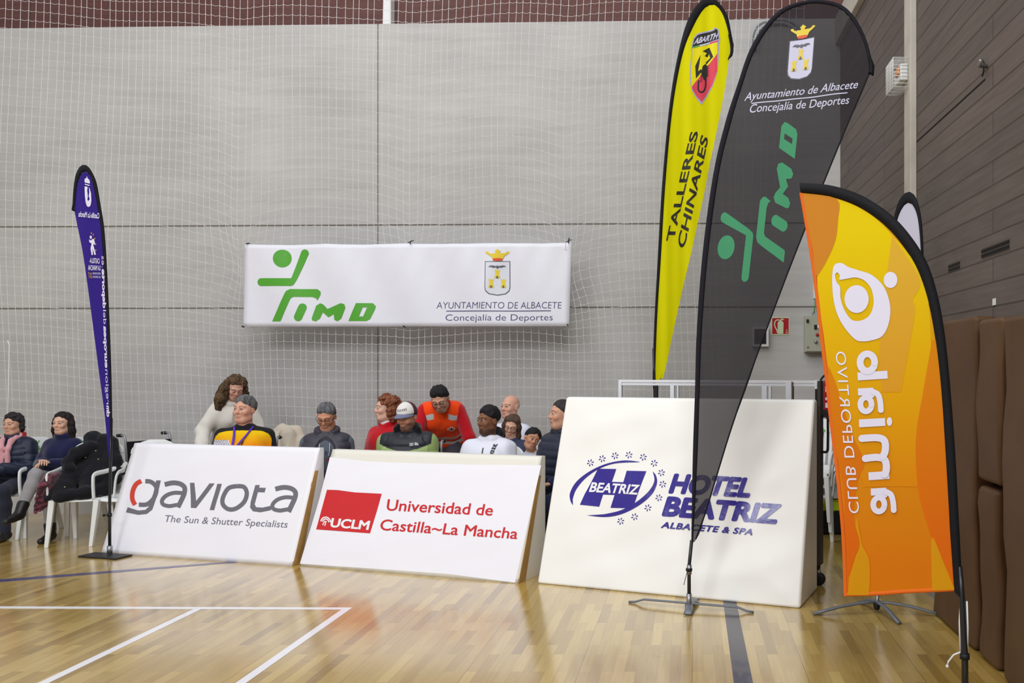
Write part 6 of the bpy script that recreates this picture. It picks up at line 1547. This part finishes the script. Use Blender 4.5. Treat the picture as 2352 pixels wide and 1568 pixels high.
# fire extinguisher on the wall
e = WALL.hit(1906, 915, .13); rt = empty('fire_extinguisher', e); tag(rt, 'red fire extinguisher with white labels and black hose, behind the orange flag', 'fire extinguisher')
M_fred = mat('extinguisher_red', rgb(156, 18, 34), .3, .5)
zb, zt = WALL.hit(1906, 955).z, WALL.hit(1906, 868).z; ex, ey = e.x, e.y
m = MB(); r_ = .095; m.lathe((ex, ey, 0), [(r_*.9, zb+.06), (r_, zb+.08), (r_, zt-.06), (r_*.85, zt-.03), (r_*.4, zt), (.03, zt+.01)], 24); m.build('cylinder', M_fred, rt)
m = MB(); m.lathe((ex, ey, 0), [(r_*.85, zb), (r_*1.02, zb+.01), (r_*1.02, zb+.075), (r_*.9, zb+.08)], 24); m.build('foot', M_black, rt)
m = MB(); m.lathe((ex, ey, 0), [(.022, zt), (.022, zt+.03), (.03, zt+.04)], 12); m.tube([(ex, ey, zt+.03), (ex-.02, ey-.12, zt+.06)], .010, 8); m.tube([(ex, ey, zt+.02), (ex-.02, ey-.11, zt+.02)], .008, 8); m.build('valve', M_black, rt)
m = MB(); m.tube(spline([(ex-.02, ey, zt+.02), (ex-.08, ey-.04, zt+.03), (ex-.14, ey-.06, zt-.05), (ex-.15, ey-.06, zt-.2), (ex-.12, ey-.05, zt-.36)], 6), .012, 8); m.build('hose', M_black, rt)
for (z0, z1, w0) in ((zt-.15, zt-.09, .8), (zt-.24, zt-.21, .5), (zt-.32, zt-.27, .6), (zb+.10, zb+.15, .8)):
    m = MB(); rows = []
    for z_ in (z0, z1): rows.append([(ex+(r_+.002)*math.sin(t), ey-(r_+.002)*math.cos(t), z_) for t in [(-.9+w0*2*k/10) for k in range(11)]])
    m.grid(rows); m.build('label', mat('label_white', rgb(220, 214, 220), .5), rt)
# white arched bracket near the top right of the wall
m = MB()
for o_ in (0, 1):
    pts = [(1725+o_*9, 118), (1727+o_*9, 85), (1740+o_*6, 60+o_*8), (1765, 50+o_*8), (1800, 48+o_*8), (1830-o_*6, 60+o_*8), (1842-o_*9, 85), (1844-o_*9, 118)]
    m.tube([WALL.hit(*q_, .04) for q_ in spline(pts, 5)], .016, 8)
tag(m.build('wall_hoop', mat('grey_paint', rgb(170, 172, 174), .5)), 'double grey tube hoop fixed high on concrete wall behind the black flag', 'hoop')
# ---- right wall: mats, lamp cage, vents, hook
M_bm = mat('brown_mat_vinyl', rgb(92, 66, 42), .55, .3, bump=.12, bscale=8, var=.12, vscale=3)
def rmat(x0, x1, d, z0, z1, label, group='brown gym mats on the right wall', th=.14):
    PS = Surf(RWALL.O+RN*d, RN); y1, y0 = PS.hit(x0, 850).y, PS.hit(x1, 850).y
    m = MB(); n1, n2, n3 = 8, 24, 3
    a = [RWALL.O+RD*((y-9.75)/RD.y)+RN*dd for y, dd in ((y0, d-th), (y1, d-th), (y1, d), (y0, d))]
    m.prism([(q_.x, q_.y, z0) for q_ in a], [(q_.x, q_.y, z1) for q_ in a])
    o = m.build('gym_mat', M_bm); md = o.modifiers.new('b', 'BEVEL'); md.width = .03; md.segments = 4
    tag(o, label, 'mat', group)
    bm = bmesh.new(); bm.from_mesh(o.data); bmesh.ops.subdivide_edges(bm, edges=[e_ for e_ in bm.edges if e_.calc_length() > .5], cuts=9, use_grid_fill=True)
    rs = random.Random(x0)
    for v in bm.verts:
        f_ = (v.co-(RWALL.O+RN*d)).dot(RN)
        if f_ > -.01 and z0+.05 < v.co.z < z1-.05: v.co += RN*(.012*math.sin(v.co.z*5+x0)+.006*math.sin(v.co.z*13+v.co.y*9))
    bm.to_mesh(o.data); bm.free()
    for pl_ in o.data.polygons: pl_.use_smooth = True
    md2 = o.modifiers.new('w', 'WEIGHTED_NORMAL')
    return o
rmat(2140, 2236, .15, .005, 1.97, 'tall brown gym mat leaning on the right wall, farthest of the four')
rmat(2244, 2296, .15, 1.02, 1.94, 'upper brown mat of the stacked pair against the right wall')
rmat(2246, 2288, .15, .005, 0.99, 'lower brown mat of the stacked pair against the right wall')
rmat(2302, 2480, .16, .005, 1.93, 'brown gym mat nearest the camera at right edge')
lp = RWALL.hit(2092, 178); rt = empty('caged_lamp', lp); tag(rt, 'small emergency lamp inside white wire cage on the right wall pilaster', 'lamp')
y0_, y1_ = lp.y-.11, lp.y+.11; z0_, z1_ = lp.z-.11, lp.z+.12; m = MB(); dd = .17
def rp(y, z, d): q_ = RWALL.O+RD*((y-9.75)/RD.y)+RN*d; return Vector((q_.x, q_.y, z))
for k in range(9):
    z_ = z0_+(z1_-z0_)*k/8; m.tube([rp(y0_, z_, .05), rp(y0_, z_, dd), rp(y1_, z_, dd), rp(y1_, z_, .05)], .003, 5)
for k in range(9): y_ = y0_+(y1_-y0_)*k/8; m.tube([rp(y_, z0_, .05), rp(y_, z0_, dd), rp(y_, z1_, dd), rp(y_, z1_, .05)], .003, 5)
m.build('wire_cage', M_white, rt)
m = MB(); rbox(m, lp.y-.10, lp.y+.10, lp.z-.05, lp.z+.08, .05, .11); m.build('lamp_body', M_wplas, rt, bevel=.01)
m = MB(); rbox(m, lp.y-.08, lp.y+.02, lp.z-.0, lp.z+.06, .11, .125); m.build('lamp_lens', mat('amber_lens', rgb(232, 150, 90), .3), rt, bevel=.006)
for i_, (c0, c1) in enumerate((((1128, 655), (1208, 632)), ((1128, 698), (1208, 672)), ((1368, 552), (1565, 478)), ((1368, 598), (1565, 524)))):
    pass
def vent(x0, x1, yt, yb, label):
    a = RWALL.hit(x0, yb); b = RWALL.hit(x1, yt); rt = empty('wall_vent', (a+b)/2); tag(rt, label, 'vent', 'black slotted vents in the boarded wall'); z0, z1 = a.z, b.z
    m = MB(); rbox(m, b.y, a.y, z0-.008, z1+.008, -.01, .003); m.build('vent_frame', mat('vent_brown', rgb(70, 60, 54), .6), rt)
    zm = (z0+z1)/2
    for (p_, q_) in ((z0, zm-.006), (zm+.006, z1)): m = MB(); rbox(m, b.y, a.y, p_, q_, 0.0, .006); m.build('slot', mat('vent_black', rgb(10, 10, 12), .7), rt)
T8 = crop(1820, 400, .3189)
vent(T8((1128, 0))[0], T8((1208, 0))[0], T8((0, 631))[1], T8((0, 700))[1], 'smaller black two-slot vent low on the boarded wall, farther from camera')
vent(T8((1366, 0))[0], T8((1565, 0))[0], T8((0, 474))[1], T8((0, 600))[1], 'larger black two-slot vent on the boarded wall, nearer the camera')
h_ = RWALL.hit(2268, 152, .0); rt = empty('wall_hook', h_); tag(rt, 'small steel hook with black ring high on the right boarded wall', 'hook')
m = MB(); m.tube([h_, h_+RN*.05, h_+RN*.055+Vector((0, -.05, .02))], .012, 8); m.build('steel_peg', M_steel, rt)
m = MB(); c = h_+RN*.02+Vector((0, .05, 0)); m.tube([c+Vector((0, .045*math.cos(t), .05*math.sin(t))) for t in [math.pi*.3+k*.25 for k in range(15)]], .005, 6); m.build('ring', M_black, rt)
s_ = RWALL.hit(2285, 693, .004); m = MB(); m.box(s_, (.004, .05, .04)); tag(m.build('paper_scrap', M_white), 'tiny white paper scrap stuck on the boarded wall above the mats', 'paper')
# ---- stacked chairs, bag behind the orange flag
b_ = at(1935, 1000, 8.75)
for k in range(3): chair(1.22-.02*k, 8.72-.03*k, -25, ['white plastic chair at bottom of the stack behind the orange flag', 'middle white plastic chair of the stack behind the orange flag', 'top white plastic chair of the stack behind the orange flag'][k], 'stacked white plastic chairs', z=.10*k)
bg = on_floor(1922, 1228); rt = empty('sports_bag', (bg.x, bg.y, 0)); tag(rt, 'black sports bag with bright yellow-green contents, standing behind the big mat', 'bag')
m = MB(); m.box((bg.x, bg.y+.12, .12), (.34, .24, .24)); m.build('bag_body', mat('black_nylon', rgb(20, 20, 24), .7), rt, bevel=.03, seg=3)
S5 = Soft()
for k in range(5): S5.chain([(bg.x-.13+.05*k, bg.y+.05, .25), (bg.x-.08+.05*k, bg.y+.10, .31+.015*(k % 2)), (bg.x-.06+.05*k, bg.y+.17, .26)], .03, .01)
lo_, hi_ = S5.bounds(); soft_mesh('bright_clothing', lambda P: S5.ev(P)-.006*wob(P, 60, 3), lo_, hi_, .006, mat('hi_vis_yellow', rgb(190, 220, 30), .7), rt).matrix_parent_inverse = Matrix.Translation(-Vector((bg.x, bg.y, 0)))
m = MB(); m.tube(spline([(bg.x-.1, bg.y, .22), (bg.x-.08, bg.y+.02, .34), (bg.x+.08, bg.y+.02, .34), (bg.x+.1, bg.y, .22)], 5), .012, 8, True, .5); m.build('bag_strap', M_black, rt)
# ------------------------------------------------------------------ prints belong to the cloth or cover they are printed on, lids to their eyes
def base(o): return o.name.split('.')[0]
PRINTS = {'lettering', 'slogan', 'red_arc', 'printed_sheet', 'red_square', 'university_name', 'name_in_emblem', 'green_logo', 'shield_outline', 'shield', 'castles_and_crown', 'bat_and_gates', 'crown_lining', 'shield_rim', 'shield_yellow', 'shield_red', 'shield_top', 'green_bar', 'red_bar', 'shield_lettering', 'scorpion', 'yellow_area', 'light_area', 'amber_area', 'deep_orange_area', 'yellow_wedge', 'orange_edge', 'emblem', 'coat_of_arms', 'runner', 'gold_marks'}
I4 = Matrix.Identity(4)
kids = {}
for o in COL.objects:
    if o.parent is not None: kids.setdefault(o.parent.name, []).append(o)
for root in [o for o in COL.objects if o.parent is None]:
    ch = kids.get(root.name, [])
    host = [c for c in ch if base(c) in ('flag_cloth', 'padded_body', 'mat_cover', 'vinyl_sheet')]
    if host:
        for c in ch:
            if base(c) in PRINTS: c.parent = host[0]; c.matrix_parent_inverse = I4.copy()
    if base(root) == 'person':
        by = {}
        for c in ch: by.setdefault(base(c), []).append(c)
        for part, hosts in (('eyelashes', 'eye'), ('eyelid', 'eye')):
            for c, h in zip(by.get(part, []), by.get(hosts, [])): c.parent = h; c.matrix_parent_inverse = I4.copy()
        for part, hosts in (('cap_brim', 'cap'), ('chest_logo', 'puffer_jacket'), ('drawstring', 'hoodie'), ('zip', 'sports_shirt')):
            for c in by.get(part, []):
                if by.get(hosts): c.parent = by[hosts][0]; c.matrix_parent_inverse = I4.copy()
